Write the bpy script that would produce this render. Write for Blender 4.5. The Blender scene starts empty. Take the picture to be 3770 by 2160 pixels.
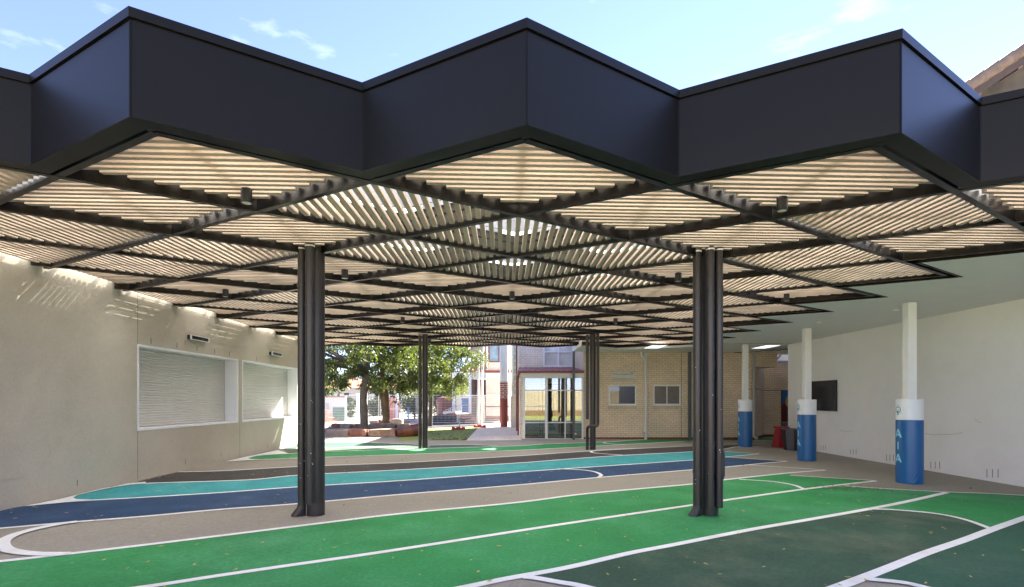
import bpy, bmesh, math, random
from mathutils import Vector, Matrix, geometry
R = math.radians
random.seed(7)
S = bpy.context.scene
COL = S.collection

# ------------------------------------------------------------------ camera, sky, sun, exposure
cam_d = bpy.data.cameras.new('camera'); cam = bpy.data.objects.new('camera', cam_d); COL.objects.link(cam)
cam_d.sensor_width = 36; cam_d.lens = 18.41; cam_d.shift_x = 0.0062; cam_d.shift_y = 0.1039
cam_d.clip_start = 0.05; cam_d.clip_end = 3000
cam.location = (0, 0, 1.64); cam.rotation_euler = (R(90), 0, 0)
S.camera = cam

SUN_EL, SUN_AZ = R(40), R(41)          # azimuth measured from +Y towards +X
sd = Vector((math.sin(SUN_AZ)*math.cos(SUN_EL), math.cos(SUN_AZ)*math.cos(SUN_EL), math.sin(SUN_EL)))
W = bpy.data.worlds.new('World'); S.world = W; W.use_nodes = True
wn, wl = W.node_tree.nodes, W.node_tree.links
wn.clear()
wo = wn.new('ShaderNodeOutputWorld'); bg = wn.new('ShaderNodeBackground')
sky = wn.new('ShaderNodeTexSky'); sky.sky_type = 'NISHITA'; sky.sun_disc = False
sky.sun_elevation = SUN_EL; sky.sun_rotation = SUN_AZ; sky.air_density = 0.6; sky.dust_density = 0.0; sky.ozone_density = 4.5
bg.inputs['Strength'].default_value = 0.056
# thin fair-weather clouds
tc = wn.new('ShaderNodeTexCoord'); mp = wn.new('ShaderNodeMapping'); mp.inputs['Scale'].default_value = (2.2, 2.2, 7.0)
mp.inputs['Location'].default_value = (0.35, 0.1, 0.2)
nz = wn.new('ShaderNodeTexNoise'); nz.inputs['Scale'].default_value = 2.6; nz.inputs['Detail'].default_value = 7; nz.inputs['Roughness'].default_value = 0.55
cr = wn.new('ShaderNodeValToRGB'); cr.color_ramp.elements[0].position = 0.615; cr.color_ramp.elements[1].position = 0.86
mx = wn.new('ShaderNodeMix'); mx.data_type = 'RGBA'
wl.new(tc.outputs['Generated'], mp.inputs['Vector']); wl.new(mp.outputs['Vector'], nz.inputs['Vector'])
wl.new(nz.outputs['Fac'], cr.inputs['Fac']); wl.new(cr.outputs['Color'], mx.inputs[0])
sg = wn.new('ShaderNodeVectorMath'); sg.operation = 'MULTIPLY'; sg.inputs[1].default_value = (1.22, 0.94, 0.97); wl.new(sky.outputs['Color'], sg.inputs[0]); wl.new(sg.outputs[0], mx.inputs[6]); mx.inputs[7].default_value = (2.6, 2.9, 3.5, 1)
wl.new(mx.outputs[2], bg.inputs['Color']); wl.new(bg.outputs['Background'], wo.inputs['Surface'])
sl = bpy.data.lights.new('sun', 'SUN'); sl.energy = 3.6; sl.angle = R(0.8); sl.color = (1.0, 0.93, 0.82)
so = bpy.data.objects.new('sun', sl); COL.objects.link(so); so.rotation_euler = sd.to_track_quat('Z', 'Y').to_euler()
S.view_settings.view_transform = 'Standard'; S.view_settings.look = 'None'
S.view_settings.exposure = 3.5; S.view_settings.gamma = 1.0
S.cycles.max_bounces = 9; S.cycles.diffuse_bounces = 5; S.cycles.transparent_max_bounces = 16; S.cycles.transmission_bounces = 6
S.cycles.sample_clamp_indirect = 6

# ------------------------------------------------------------------ plan of the place
F, CX, CY = 1300.0, 1255.0, 992.0
def gz(x, y):
    x = min(max(x, -20), 20); y = min(max(y, -20), 30)
    return 0.008 - 0.0055*x + 0.0035*(y-10)
def g(px, py):
    """ground point surveyed from the photograph (plan co-ordinates in metres)"""
    dx, dy = px-CX, py-CY
    t = 1.667/(dy-0.0055*dx+4.55)
    if t*F > 30: t = 1.562/(dy-0.0055*dx)
    return (t*dx, t*F)
def wx(px, Y): return (px-CX)*Y/F
def wz(py, Y): return 1.64-(py-CY)*Y/F
NX = lambda i, j: (0.154+1.4349*i-0.0033*j, 5.018+0.0569*i+0.8508*j)
ZB = 3.70                                  # underside of the canopy beams
XL, XR = -7.28, 10.03                      # left and right walls
ZC = 3.60                                  # soffit of the covered way

# ------------------------------------------------------------------ mesh helpers
class MB:
    def __init__(s): s.v = []; s.f = []
    def add(s, vs, fs):
        n = len(s.v); s.v += [tuple(p) for p in vs]; s.f += [tuple(n+k for k in q) for q in fs]; return s
    def box(s, x0, x1, y0, y1, z0, z1):
        if x0 > x1: x0, x1 = x1, x0
        if y0 > y1: y0, y1 = y1, y0
        vs = [(x, y, z) for z in (z0, z1) for x, y in ((x0, y0), (x1, y0), (x1, y1), (x0, y1))]
        return s.add(vs, [(3,2,1,0),(4,5,6,7),(0,1,5,4),(1,2,6,5),(2,3,7,6),(3,0,4,7)])
    def bar(s, a, b, w, z0, z1, ext=0.0):      # box along a plan line
        a = Vector((a[0], a[1])); b = Vector((b[0], b[1])); d = (b-a).normalized(); n = Vector((-d.y, d.x))*w/2
        a = a-d*ext; b = b+d*ext
        P = [a-n, b-n, b+n, a+n]
        return s.prism([(p.x, p.y) for p in P], z0, z1)
    def prism(s, P, z0, z1):
        n = len(P)
        area = sum(P[k][0]*P[(k+1) % n][1]-P[(k+1) % n][0]*P[k][1] for k in range(n))
        if area < 0: P = P[::-1]
        vs = [(x, y, z0) for x, y in P]+[(x, y, z1) for x, y in P]
        if n > 4:
            tr = geometry.tessellate_polygon([[Vector((x, y, 0)) for x, y in P]])
            fs = []
            for t in tr:
                a, b, c = [Vector((P[k][0], P[k][1])) for k in t]
                if (b-a).x*(c-a).y-(b-a).y*(c-a).x < 0: t = t[::-1]
                fs += [tuple(t)[::-1], tuple(n+k for k in t)]
        else: fs = [tuple(range(n))[::-1], tuple(range(n, 2*n))]
        fs += [(k, (k+1) % n, n+(k+1) % n, n+k) for k in range(n)]
        return s.add(vs, fs)
    def sheet(s, P, dz):                       # painted sheet lying on the ground
        tr = geometry.tessellate_polygon([[Vector((x, y, 0)) for x, y in P]])
        fs = []
        for t in tr:
            a, b, c = [Vector(P[k][:2]) for k in t]
            if (b-a).x*(c-a).y-(b-a).y*(c-a).x < 0: t = t[::-1]
            fs.append(tuple(t))
        return s.add([(x, y, gz(x, y)+dz) for x, y in P], fs)
    def tube(s, pts, r, n=16, caps=True):
        pts = [Vector(p) for p in pts]; rr = r if isinstance(r, (list, tuple)) else [r]*len(pts)
        up = None; rings = []
        for k, p in enumerate(pts):
            d = (pts[min(k+1, len(pts)-1)]-pts[max(k-1, 0)]).normalized()
            if up is None: up = d.orthogonal().normalized()
            up = (up-d*up.dot(d)).normalized(); w = d.cross(up)
            rings.append([p+(up*math.cos(2*math.pi*q/n)+w*math.sin(2*math.pi*q/n))*rr[k] for q in range(n)])
        vs = [v for ring in rings for v in ring]; fs = []
        for k in range(len(pts)-1):
            for q in range(n):
                a = k*n+q; b = k*n+(q+1) % n; fs.append((a, b, b+n, a+n))
        if caps: fs += [tuple(range(n))[::-1], tuple(range((len(pts)-1)*n, len(pts)*n))]
        return s.add(vs, fs)
    def vtube(s, x, y, z0, z1, r, n=20): return s.tube([(x, y, z0), (x, y, z1)], r, n)
    def lathe(s, x, y, prof, n=24):            # [(r,z)...]
        vs = [(x+r*math.cos(2*math.pi*q/n), y+r*math.sin(2*math.pi*q/n), z) for r, z in prof for q in range(n)]
        fs = [(k*n+q, k*n+(q+1) % n, (k+1)*n+(q+1) % n, (k+1)*n+q) for k in range(len(prof)-1) for q in range(n)]
        fs += [tuple(range(n))[::-1], tuple(range((len(prof)-1)*n, len(prof)*n))]
        return s.add(vs, fs)
    def build(s, name, mat, parent=None, smooth=False, bevel=0):
        off = parent_world(parent) if parent else Vector((0, 0, 0))
        me = bpy.data.meshes.new(name)
        me.from_pydata([tuple(Vector(p)-off) for p in s.v], [], s.f); me.update()
        o = bpy.data.objects.new(name, me); COL.objects.link(o)
        if parent: o.parent = parent
        me.materials.append(mat)
        if smooth:
            for p in me.polygons: p.use_smooth = True
            me.set_sharp_from_angle(angle=R(35))
        if bevel:
            m = o.modifiers.new('b', 'BEVEL'); m.width = bevel; m.segments = 2; m.limit_method = 'ANGLE'
        return o
def parent_world(o):
    v = Vector((0, 0, 0))
    while o: v += o.location; o = o.parent
    return v
def tag(o, label=None, cat=None, group=None, kind=None):
    if label: o['label'] = label
    if cat: o['category'] = cat
    if group: o['group'] = group
    if kind: o['kind'] = kind
    return o
def thing(name, label, cat, loc=(0, 0, 0), group=None):
    o = bpy.data.objects.new(name, None); COL.objects.link(o); o.location = loc; o.empty_display_size = 0.2
    return tag(o, label, cat, group)
def dup(root, loc, label, rz=None):
    r = root.copy(); COL.objects.link(r); r.location = loc; r['label'] = label
    if rz is not None: r.rotation_euler[2] = rz
    for ch in list(root.children):
        c = ch.copy(); COL.objects.link(c); c.parent = r
        for k in list(ch.children):
            d = k.copy(); COL.objects.link(d); d.parent = c
    return r
def crom(P, n=6, closed=False):
    out = []
    m = len(P)
    for k in range(m-1):
        p0 = P[max(k-1, 0)]; p1 = P[k]; p2 = P[k+1]; p3 = P[min(k+2, m-1)]
        for q in range(n):
            t = q/n
            out.append(tuple(0.5*((2*p1[c])+(-p0[c]+p2[c])*t+(2*p0[c]-5*p1[c]+4*p2[c]-p3[c])*t*t+(-p0[c]+3*p1[c]-3*p2[c]+p3[c])*t**3) for c in (0, 1)))
    out.append(tuple(P[-1])); return out

# ------------------------------------------------------------------ materials
def mat(name, col, rough=0.6, var=0.08, vscale=3.0, bump=0.0, bscale=40.0, metal=0.0, spec=0.5, speck=None, col2=None, detail=6, coat=0.0, c2pos=(0.45, 0.7), grain=0.0):
    m = bpy.data.materials.new(name); m.use_nodes = True; n = m.node_tree.nodes; l = m.node_tree.links
    p = n['Principled BSDF']; p.inputs['Roughness'].default_value = rough; p.inputs['Metallic'].default_value = metal
    if name.startswith('charcoal'): p.inputs['Specular Tint'].default_value = (1.0, 0.84, 0.64, 1)
    p.inputs['Specular IOR Level'].default_value = spec; p.inputs['Coat Weight'].default_value = coat
    geo = n.new('ShaderNodeNewGeometry')
    nt = n.new('ShaderNodeTexNoise'); nt.inputs['Scale'].default_value = vscale; nt.inputs['Detail'].default_value = detail
    l.new(geo.outputs['Position'], nt.inputs['Vector'])
    mr = n.new('ShaderNodeMapRange'); mr.inputs['From Min'].default_value = 0.3; mr.inputs['From Max'].default_value = 0.7
    mr.inputs['To Min'].default_value = 1-var; mr.inputs['To Max'].default_value = 1+var
    l.new(nt.outputs['Fac'], mr.inputs['Value'])
    base = n.new('ShaderNodeRGB'); base.outputs[0].default_value = (*col, 1); src = base.outputs[0]
    if col2:
        n2 = n.new('ShaderNodeTexNoise'); n2.inputs['Scale'].default_value = vscale*0.5; n2.inputs['Detail'].default_value = 8; n2.inputs['Roughness'].default_value = 0.65
        l.new(geo.outputs['Position'], n2.inputs['Vector'])
        m2 = n.new('ShaderNodeMapRange'); m2.inputs['From Min'].default_value = c2pos[0]; m2.inputs['From Max'].default_value = c2pos[1]
        l.new(n2.outputs['Fac'], m2.inputs['Value'])
        mm = n.new('ShaderNodeMix'); mm.data_type = 'RGBA'; l.new(m2.outputs[0], mm.inputs[0]); l.new(src, mm.inputs[6]); mm.inputs[7].default_value = (*col2, 1); src = mm.outputs[2]
    if speck:
        sc, amt = speck
        n3 = n.new('ShaderNodeTexNoise'); n3.inputs['Scale'].default_value = sc; n3.inputs['Detail'].default_value = 2
        l.new(geo.outputs['Position'], n3.inputs['Vector'])
        m3 = n.new('ShaderNodeMapRange'); m3.inputs['From Min'].default_value = 0.3; m3.inputs['From Max'].default_value = 0.7; m3.inputs['To Min'].default_value = 1-amt; m3.inputs['To Max'].default_value = 1+amt
        l.new(n3.outputs['Fac'], m3.inputs['Value'])
        ml = n.new('ShaderNodeMath'); ml.operation = 'MULTIPLY'; l.new(mr.outputs[0], ml.inputs[0]); l.new(m3.outputs[0], ml.inputs[1]); fac = ml.outputs[0]
    else: fac = mr.outputs[0]
    if grain:
        n4 = n.new('ShaderNodeTexNoise'); n4.inputs['Scale'].default_value = 26; n4.inputs['Detail'].default_value = 3; n4.inputs['Roughness'].default_value = 0.7
        l.new(geo.outputs['Position'], n4.inputs['Vector'])
        m4 = n.new('ShaderNodeMapRange'); m4.inputs['From Min'].default_value = 0.3; m4.inputs['From Max'].default_value = 0.7; m4.inputs['To Min'].default_value = 1-grain; m4.inputs['To Max'].default_value = 1+grain
        l.new(n4.outputs['Fac'], m4.inputs['Value'])
        m5 = n.new('ShaderNodeMath'); m5.operation = 'MULTIPLY'; l.new(fac, m5.inputs[0]); l.new(m4.outputs[0], m5.inputs[1]); fac = m5.outputs[0]
    hs = n.new('ShaderNodeVectorMath'); hs.operation = 'SCALE'; l.new(src, hs.inputs[0]); l.new(fac, hs.inputs['Scale'])
    l.new(hs.outputs[0], p.inputs['Base Color'])
    if bump:
        nb = n.new('ShaderNodeTexNoise'); nb.inputs['Scale'].default_value = bscale; nb.inputs['Detail'].default_value = 4
        l.new(geo.outputs['Position'], nb.inputs['Vector'])
        bp = n.new('ShaderNodeBump'); bp.inputs['Strength'].default_value = bump; bp.inputs['Distance'].default_value = 0.01
        l.new(nb.outputs['Fac'], bp.inputs['Height']); l.new(bp.outputs[0], p.inputs['Normal'])
    return m
def brick_mat(name, c1, c2, mortar, bw=0.23, bh=0.0855, bump=0.6, stain=None):
    m = bpy.data.materials.new(name); m.use_nodes = True; n = m.node_tree.nodes; l = m.node_tree.links
    p = n['Principled BSDF']; p.inputs['Roughness'].default_value = 0.85
    geo = n.new('ShaderNodeNewGeometry'); sx = n.new('ShaderNodeSeparateXYZ'); l.new(geo.outputs['Position'], sx.inputs[0])
    ad = n.new('ShaderNodeMath'); l.new(sx.outputs[0], ad.inputs[0]); l.new(sx.outputs[1], ad.inputs[1])
    cb = n.new('ShaderNodeCombineXYZ'); l.new(ad.outputs[0], cb.inputs[0]); l.new(sx.outputs[2], cb.inputs[1])
    b = n.new('ShaderNodeTexBrick'); b.inputs['Scale'].default_value = 1; b.inputs['Brick Width'].default_value = bw; b.inputs['Row Height'].default_value = bh
    b.inputs['Mortar Size'].default_value = 0.0055; b.inputs['Mortar Smooth'].default_value = 0.3
    b.inputs['Color1'].default_value = (*c1, 1); b.inputs['Color2'].default_value = (*c2, 1); b.inputs['Mortar'].default_value = (*mortar, 1)
    l.new(cb.outputs[0], b.inputs['Vector'])
    nt = n.new('ShaderNodeTexNoise'); nt.inputs['Scale'].default_value = 18; nt.inputs['Detail'].default_value = 5; l.new(geo.outputs['Position'], nt.inputs['Vector'])
    n2 = n.new('ShaderNodeTexNoise'); n2.inputs['Scale'].default_value = 1.1; n2.inputs['Detail'].default_value = 5; l.new(geo.outputs['Position'], n2.inputs['Vector'])
    a1 = n.new('ShaderNodeMath'); a1.operation = 'ADD'; l.new(nt.outputs['Fac'], a1.inputs[0]); l.new(n2.outputs['Fac'], a1.inputs[1])
    mr = n.new('ShaderNodeMapRange'); mr.inputs['From Min'].default_value = 0.7; mr.inputs['From Max'].default_value = 1.3; mr.inputs['To Min'].default_value = 0.84; mr.inputs['To Max'].default_value = 1.14
    l.new(a1.outputs[0], mr.inputs['Value'])
    vs = n.new('ShaderNodeVectorMath'); vs.operation = 'SCALE'; l.new(b.outputs['Color'], vs.inputs[0]); l.new(mr.outputs[0], vs.inputs['Scale']); l.new(vs.outputs[0], p.inputs['Base Color'])
    inv = n.new('ShaderNodeMath'); inv.operation = 'SUBTRACT'; inv.inputs[0].default_value = 1; l.new(b.outputs['Fac'], inv.inputs[1])
    nn = n.new('ShaderNodeMath'); nn.operation = 'MULTIPLY_ADD'; l.new(nt.outputs['Fac'], nn.inputs[0]); nn.inputs[1].default_value = 0.5; l.new(inv.outputs[0], nn.inputs[2])
    bp = n.new('ShaderNodeBump'); bp.inputs['Strength'].default_value = bump; bp.inputs['Distance'].default_value = 0.012; l.new(nn.outputs[0], bp.inputs['Height']); l.new(bp.outputs[0], p.inputs['Normal'])
    return m
def emis(name, col, st):
    m = bpy.data.materials.new(name); m.use_nodes = True; p = m.node_tree.nodes['Principled BSDF']
    p.inputs['Base Color'].default_value = (*col, 1); p.inputs['Emission Color'].default_value = (*col, 1); p.inputs['Emission Strength'].default_value = st
    return m
def glass_mat(name, tint=(0.85, 0.9, 0.88), refl=0.12, opac=0.0, dark=(0.02, 0.02, 0.02)):
    m = bpy.data.materials.new(name); m.use_nodes = True; n = m.node_tree.nodes; l = m.node_tree.links; n.remove(n['Principled BSDF'])
    o = n['Material Output']; tr = n.new('ShaderNodeBsdfTransparent'); tr.inputs[0].default_value = (*tint, 1)
    gl = n.new('ShaderNodeBsdfGlossy'); gl.inputs['Roughness'].default_value = 0.02; gl.inputs[0].default_value = (0.95, 0.97, 1, 1)
    fr = n.new('ShaderNodeFresnel'); fr.inputs[0].default_value = 1.5
    ad = n.new('ShaderNodeMath'); ad.operation = 'ADD'; ad.use_clamp = True; ad.inputs[1].default_value = refl; l.new(fr.outputs[0], ad.inputs[0])
    mx = n.new('ShaderNodeMixShader'); l.new(ad.outputs[0], mx.inputs[0])
    if opac:
        df = n.new('ShaderNodeBsdfDiffuse'); df.inputs[0].default_value = (*dark, 1); m2 = n.new('ShaderNodeMixShader'); m2.inputs[0].default_value = opac
        l.new(tr.outputs[0], m2.inputs[1]); l.new(df.outputs[0], m2.inputs[2]); l.new(m2.outputs[0], mx.inputs[1])
    else: l.new(tr.outputs[0], mx.inputs[1])
    l.new(gl.outputs[0], mx.inputs[2]); l.new(mx.outputs[0], o.inputs[0]); return m
def leaf_mat(name, c1, c2, trans=0.45):
    m = bpy.data.materials.new(name); m.use_nodes = True; n = m.node_tree.nodes; l = m.node_tree.links; n.remove(n['Principled BSDF'])
    o = n['Material Output']; geo = n.new('ShaderNodeNewGeometry')
    mc = n.new('ShaderNodeMix'); mc.data_type = 'RGBA'; mc.inputs[6].default_value = (*c1, 1); mc.inputs[7].default_value = (*c2, 1); l.new(geo.outputs['Random Per Island'], mc.inputs[0])
    d = n.new('ShaderNodeBsdfPrincipled'); d.inputs['Roughness'].default_value = 0.45; l.new(mc.outputs[2], d.inputs['Base Color'])
    t = n.new('ShaderNodeBsdfTranslucent'); sc = n.new('ShaderNodeMix'); sc.data_type = 'RGBA'; sc.blend_type = 'MULTIPLY'; sc.inputs[0].default_value = 1
    l.new(mc.outputs[2], sc.inputs[6]); sc.inputs[7].default_value = (3.2, 3.0, 0.9, 1); l.new(sc.outputs[2], t.inputs[0])
    mx = n.new('ShaderNodeMixShader'); mx.inputs[0].default_value = trans; l.new(d.outputs[0], mx.inputs[1]); l.new(t.outputs[0], mx.inputs[2]); l.new(mx.outputs[0], o.inputs[0]); return m
def roof_mat(name, clear=0.03):
    m = bpy.data.materials.new(name); m.use_nodes = True; n = m.node_tree.nodes; l = m.node_tree.links; n.remove(n['Principled BSDF'])
    o = n['Material Output']; tr = n.new('ShaderNodeBsdfTransparent'); tr.inputs[0].default_value = (0.95, 0.97, 0.96, 1)
    tl = n.new('ShaderNodeBsdfTranslucent'); tl.inputs[0].default_value = (0.93, 0.94, 0.92, 1)
    df = n.new('ShaderNodeBsdfDiffuse'); df.inputs[0].default_value = (0.8, 0.8, 0.78, 1)
    a = n.new('ShaderNodeMixShader'); a.inputs[0].default_value = 0.04; l.new(tl.outputs[0], a.inputs[1]); l.new(df.outputs[0], a.inputs[2])
    b = n.new('ShaderNodeMixShader'); b.inputs[0].default_value = clear; l.new(a.outputs[0], b.inputs[1]); l.new(tr.outputs[0], b.inputs[2])
    l.new(b.outputs[0], o.inputs[0]); return m

M = {}
M['charcoal'] = mat('charcoal_powdercoat', (0.004, 0.0043, 0.005), 0.42, 0.10, 2.0, 0.06, 260, spec=0.2)
M['fascia'] = mat('charcoal_fascia_sheet', (0.0042, 0.0040, 0.0040), 0.40, 0.14, 0.8, 0.10, 220, spec=0.30)
M['beam'] = mat('charcoal_steel_beam', (0.0045, 0.0045, 0.0055), 0.32, 0.12, 3.0, 0.05, 90, spec=0.28)
M['pipe'] = mat('charcoal_pipe_paint', (0.026, 0.028, 0.035), 0.36, 0.10, 4.0, 0.07, 300, spec=0.6)
M['asphalt'] = mat('grey_beige_asphalt', (0.315, 0.285, 0.235), 0.88, 0.10, 0.9, 0.5, 260, speck=(240, 0.30), col2=(0.24, 0.21, 0.17), grain=0.13)
M['asphalt_far'] = mat('bare_grey_asphalt', (0.20, 0.175, 0.145), 0.85, 0.12, 1.2, 0.5, 240, speck=(220, 0.32))
M['green'] = mat('bright_green_court_paint', (0.020, 0.250, 0.062), 0.80, 0.16, 1.2, 0.5, 280, speck=(260, 0.30), col2=(0.055, 0.255, 0.11), c2pos=(0.45, 0.72), grain=0.24)
M['dgreen'] = mat('dark_green_court_paint', (0.026, 0.078, 0.044), 0.80, 0.18, 1.5, 0.5, 280, speck=(260, 0.32), col2=(0.115, 0.120, 0.075), c2pos=(0.5, 0.8), grain=0.24)
M['sgreen'] = mat('sea_green_court_paint', (0.018, 0.092, 0.052), 0.80, 0.14, 1.5, 0.5, 280, speck=(260, 0.32), col2=(0.04, 0.095, 0.06), grain=0.24)
M['teal'] = mat('teal_court_paint', (0.030, 0.300, 0.320), 0.80, 0.10, 2.0, 0.5, 280, speck=(240, 0.24), col2=(0.06, 0.32, 0.33), grain=0.24)
M['navy'] = mat('navy_court_paint', (0.005, 0.043, 0.115), 0.80, 0.16, 2.0, 0.5, 280, speck=(240, 0.40), col2=(0.022, 0.055, 0.13), grain=0.24)
M['black'] = mat('black_court_paint', (0.042, 0.036, 0.033), 0.82, 0.14, 2.0, 0.5, 280, speck=(240, 0.35), col2=(0.065, 0.056, 0.05), grain=0.24)
M['white_line'] = mat('white_line_paint', (0.80, 0.79, 0.78), 0.75, 0.04, 4.0, 0.3, 260, speck=(200, 0.10), col2=(0.60, 0.55, 0.48), c2pos=(0.52, 0.85), grain=0.06)
M['render'] = mat('rendered_concrete', (0.53, 0.475, 0.385), 0.85, 0.07, 1.3, 0.18, 35, speck=(60, 0.05), col2=(0.39, 0.345, 0.275), grain=0.05, c2pos=(0.42, 0.72))
M['white_wall'] = mat('off_white_render', (0.86, 0.85, 0.83), 0.8, 0.03, 1.5, 0.12, 50, col2=(0.72, 0.71, 0.70), c2pos=(0.5, 0.8))
M['soffit'] = mat('pale_soffit_board', (0.78, 0.775, 0.75), 0.75, 0.02, 2.0)
M['white'] = mat('white_paint', (0.80, 0.80, 0.78), 0.45, 0.03, 3.0)
M['shutter'] = mat('light_grey_shutter', (0.62, 0.60, 0.56), 0.42, 0.03, 3.0, metal=0.0)
M['alu'] = mat('white_aluminium', (0.78, 0.79, 0.80), 0.4, 0.03, 3.0)
M['brick'] = brick_mat('cream_split_face_brick', (0.74, 0.595, 0.43), (0.80, 0.66, 0.49), (0.32, 0.235, 0.15))
M['brick_pale'] = brick_mat('pale_split_face_brick', (0.82, 0.70, 0.54), (0.86, 0.75, 0.60), (0.42, 0.33, 0.23))
M['brick_curve'] = brick_mat('cream_curved_brick', (0.60, 0.54, 0.41), (0.64, 0.58, 0.45), (0.40, 0.35, 0.25))
M['brick_red'] = brick_mat('red_base_brick', (0.20, 0.055, 0.035), (0.24, 0.07, 0.045), (0.10, 0.05, 0.04), bh=0.09)
M['brick_top'] = brick_mat('soldier_brick', (0.58, 0.48, 0.33), (0.63, 0.53, 0.37), (0.25, 0.19, 0.11), bw=0.08, bh=0.24)
M['col_brick'] = brick_mat('white_pointed_red_brick', (0.22, 0.045, 0.03), (0.25, 0.055, 0.035), (0.85, 0.82, 0.78), bw=0.26, bh=0.11)
[setattr(nn.inputs['Mortar Size'], 'default_value', 0.013) for nn in M['col_brick'].node_tree.nodes if nn.bl_idname == 'ShaderNodeTexBrick']
M['red'] = mat('oxide_red_paint', (0.22, 0.045, 0.03), 0.5, 0.06, 3)
M['burgundy'] = mat('burgundy_steel', (0.23, 0.035, 0.045), 0.4, 0.06, 3)
M['mauve'] = mat('dusty_mauve_paint', (0.30, 0.15, 0.13), 0.6, 0.05, 3)
M['terracotta'] = mat('terracotta_tiles', (0.42, 0.17, 0.11), 0.8, 0.2, 6, 0.5, 20)
M['glass'] = glass_mat('clear_glass', (0.72, 0.74, 0.70), 0.12)
M['glass_dark'] = glass_mat('tinted_glass', (0.16, 0.15, 0.14), 0.02, 0.6, (0.045, 0.035, 0.028))
M['glass_frost'] = mat('dusty_glass', (0.16, 0.145, 0.125), 0.25, 0.12, 5, speck=(30, 0.12))
M['screen'] = mat('glossy_black_screen', (0.012, 0.012, 0.018), 0.12, 0.02)
M['black_plastic'] = mat('black_plastic', (0.012, 0.012, 0.013), 0.4, 0.05)
M['roof_sheet'] = roof_mat('opal_polycarbonate'); M['roof_streak'] = roof_mat('streak_strip_polycarbonate', 0.15)
M['pvc_grey'] = mat('pale_grey_pvc', (0.62, 0.63, 0.60), 0.4, 0.04)
M['galv'] = mat('weathered_grey_pipe', (0.36, 0.37, 0.36), 0.45, 0.08)
M['post_grey'] = mat('slate_grey_post', (0.085, 0.092, 0.105), 0.5, 0.08)
M['pad_blue'] = mat('royal_blue_vinyl', (0.003, 0.105, 0.30), 0.34, 0.05, 4, spec=0.6)
M['pad_white'] = mat('white_vinyl', (0.78, 0.79, 0.79), 0.34, 0.03, 4)
M['letter'] = mat('pale_blue_print', (0.30, 0.66, 0.80), 0.5, 0.02)
M['navy_print'] = mat('navy_print', (0.015, 0.07, 0.14), 0.5, 0.02)
M['sandstone_a'] = mat('brown_sandstone', (0.24, 0.15, 0.11), 0.85, 0.25, 5, 0.8, 14, col2=(0.34, 0.25, 0.19))
M['sandstone_b'] = mat('red_sandstone', (0.22, 0.095, 0.065), 0.85, 0.25, 5, 0.8, 14, col2=(0.30, 0.16, 0.11))
M['sandstone_c'] = mat('grey_brown_sandstone', (0.31, 0.24, 0.19), 0.85, 0.25, 5, 0.8, 14, col2=(0.22, 0.17, 0.14))
M['log'] = mat('polished_red_log', (0.26, 0.085, 0.035), 0.35, 0.35, 6, 0.4, 20, col2=(0.10, 0.04, 0.025))
M['bark'] = mat('grey_brown_bark', (0.115, 0.095, 0.075), 0.9, 0.25, 8, 0.9, 30)
M['bark_warm'] = mat('ochre_bark', (0.22, 0.14, 0.065), 0.9, 0.3, 8, 0.9, 30, col2=(0.13, 0.09, 0.055))
M['leaf'] = leaf_mat('gum_leaves', (0.026, 0.044, 0.018), (0.072, 0.095, 0.040), 0.42)
M['leaf_dark'] = leaf_mat('hedge_leaves', (0.014, 0.032, 0.010), (0.035, 0.065, 0.020), 0.15)
M['leaf_yel'] = leaf_mat('lime_leaves', (0.06, 0.09, 0.015), (0.11, 0.14, 0.025), 0.35)
M['litter'] = mat('dry_leaves', (0.46, 0.34, 0.11), 0.8, 0.4, 30)
M['litter_dark'] = mat('dark_leaf_litter', (0.07, 0.05, 0.03), 0.85, 0.4, 30)
M['turf'] = mat('synthetic_turf', (0.27, 0.31, 0.07), 0.95, 0.15, 4, 0.8, 200, speck=(200, 0.35))
M['path'] = mat('pale_concrete_paving', (0.84, 0.70, 0.55), 0.7, 0.08, 1.5, 0.2, 40)
M['mulch'] = mat('black_mulch', (0.022, 0.020, 0.019), 0.95, 0.3, 6, 1.0, 40)
M['soil'] = mat('garden_soil', (0.09, 0.065, 0.04), 0.95, 0.3, 6, 1.0, 30)
M['galv_wire'] = mat('galvanised_wire', (0.62, 0.62, 0.60), 0.4, 0.05, metal=0.0)
M['block_red'] = mat('red_plastic_block', (0.50, 0.035, 0.025), 0.45, 0.08)
M['bin_red'] = mat('red_bin_plastic', (0.33, 0.012, 0.018), 0.42, 0.08)
M['bin_grey'] = mat('grey_bin_panel', (0.075, 0.08, 0.095), 0.45, 0.06)
M['bin_maroon'] = mat('dark_bin_panel', (0.028, 0.012, 0.014), 0.5, 0.06)
M['timber'] = mat('cedar_batten', (0.53, 0.42, 0.33), 0.62, 0.12, 5, 0.08, 60, col2=(0.44, 0.335, 0.255))
M['gable'] = mat('brown_gable_render', (0.085, 0.070, 0.048), 0.85, 0.15, 2, 0.2, 30, col2=(0.12, 0.10, 0.07))
M['gable_tile'] = mat('lichened_roof_tile', (0.20, 0.14, 0.095), 0.85, 0.25, 5, 0.4, 25)
M['fence_cream'] = mat('cream_steel_fence', (0.46, 0.39, 0.27), 0.5, 0.03)
M['wall_pale'] = mat('pale_painted_wall', (0.58, 0.57, 0.53), 0.8, 0.04)
M['wall_green'] = mat('green_painted_dado', (0.06, 0.16, 0.11), 0.7, 0.12)
M['coral'] = mat('coral_gate_paint', (0.60, 0.20, 0.14), 0.6, 0.12, 4)
M['orange'] = mat('orange_mesh', (0.75, 0.22, 0.03), 0.6, 0.05)
M['tank'] = mat('rust_red_tank', (0.24, 0.06, 0.045), 0.4, 0.08)
M['tank_blue'] = mat('blue_tarpaulin', (0.05, 0.25, 0.55), 0.5, 0.08)
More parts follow.
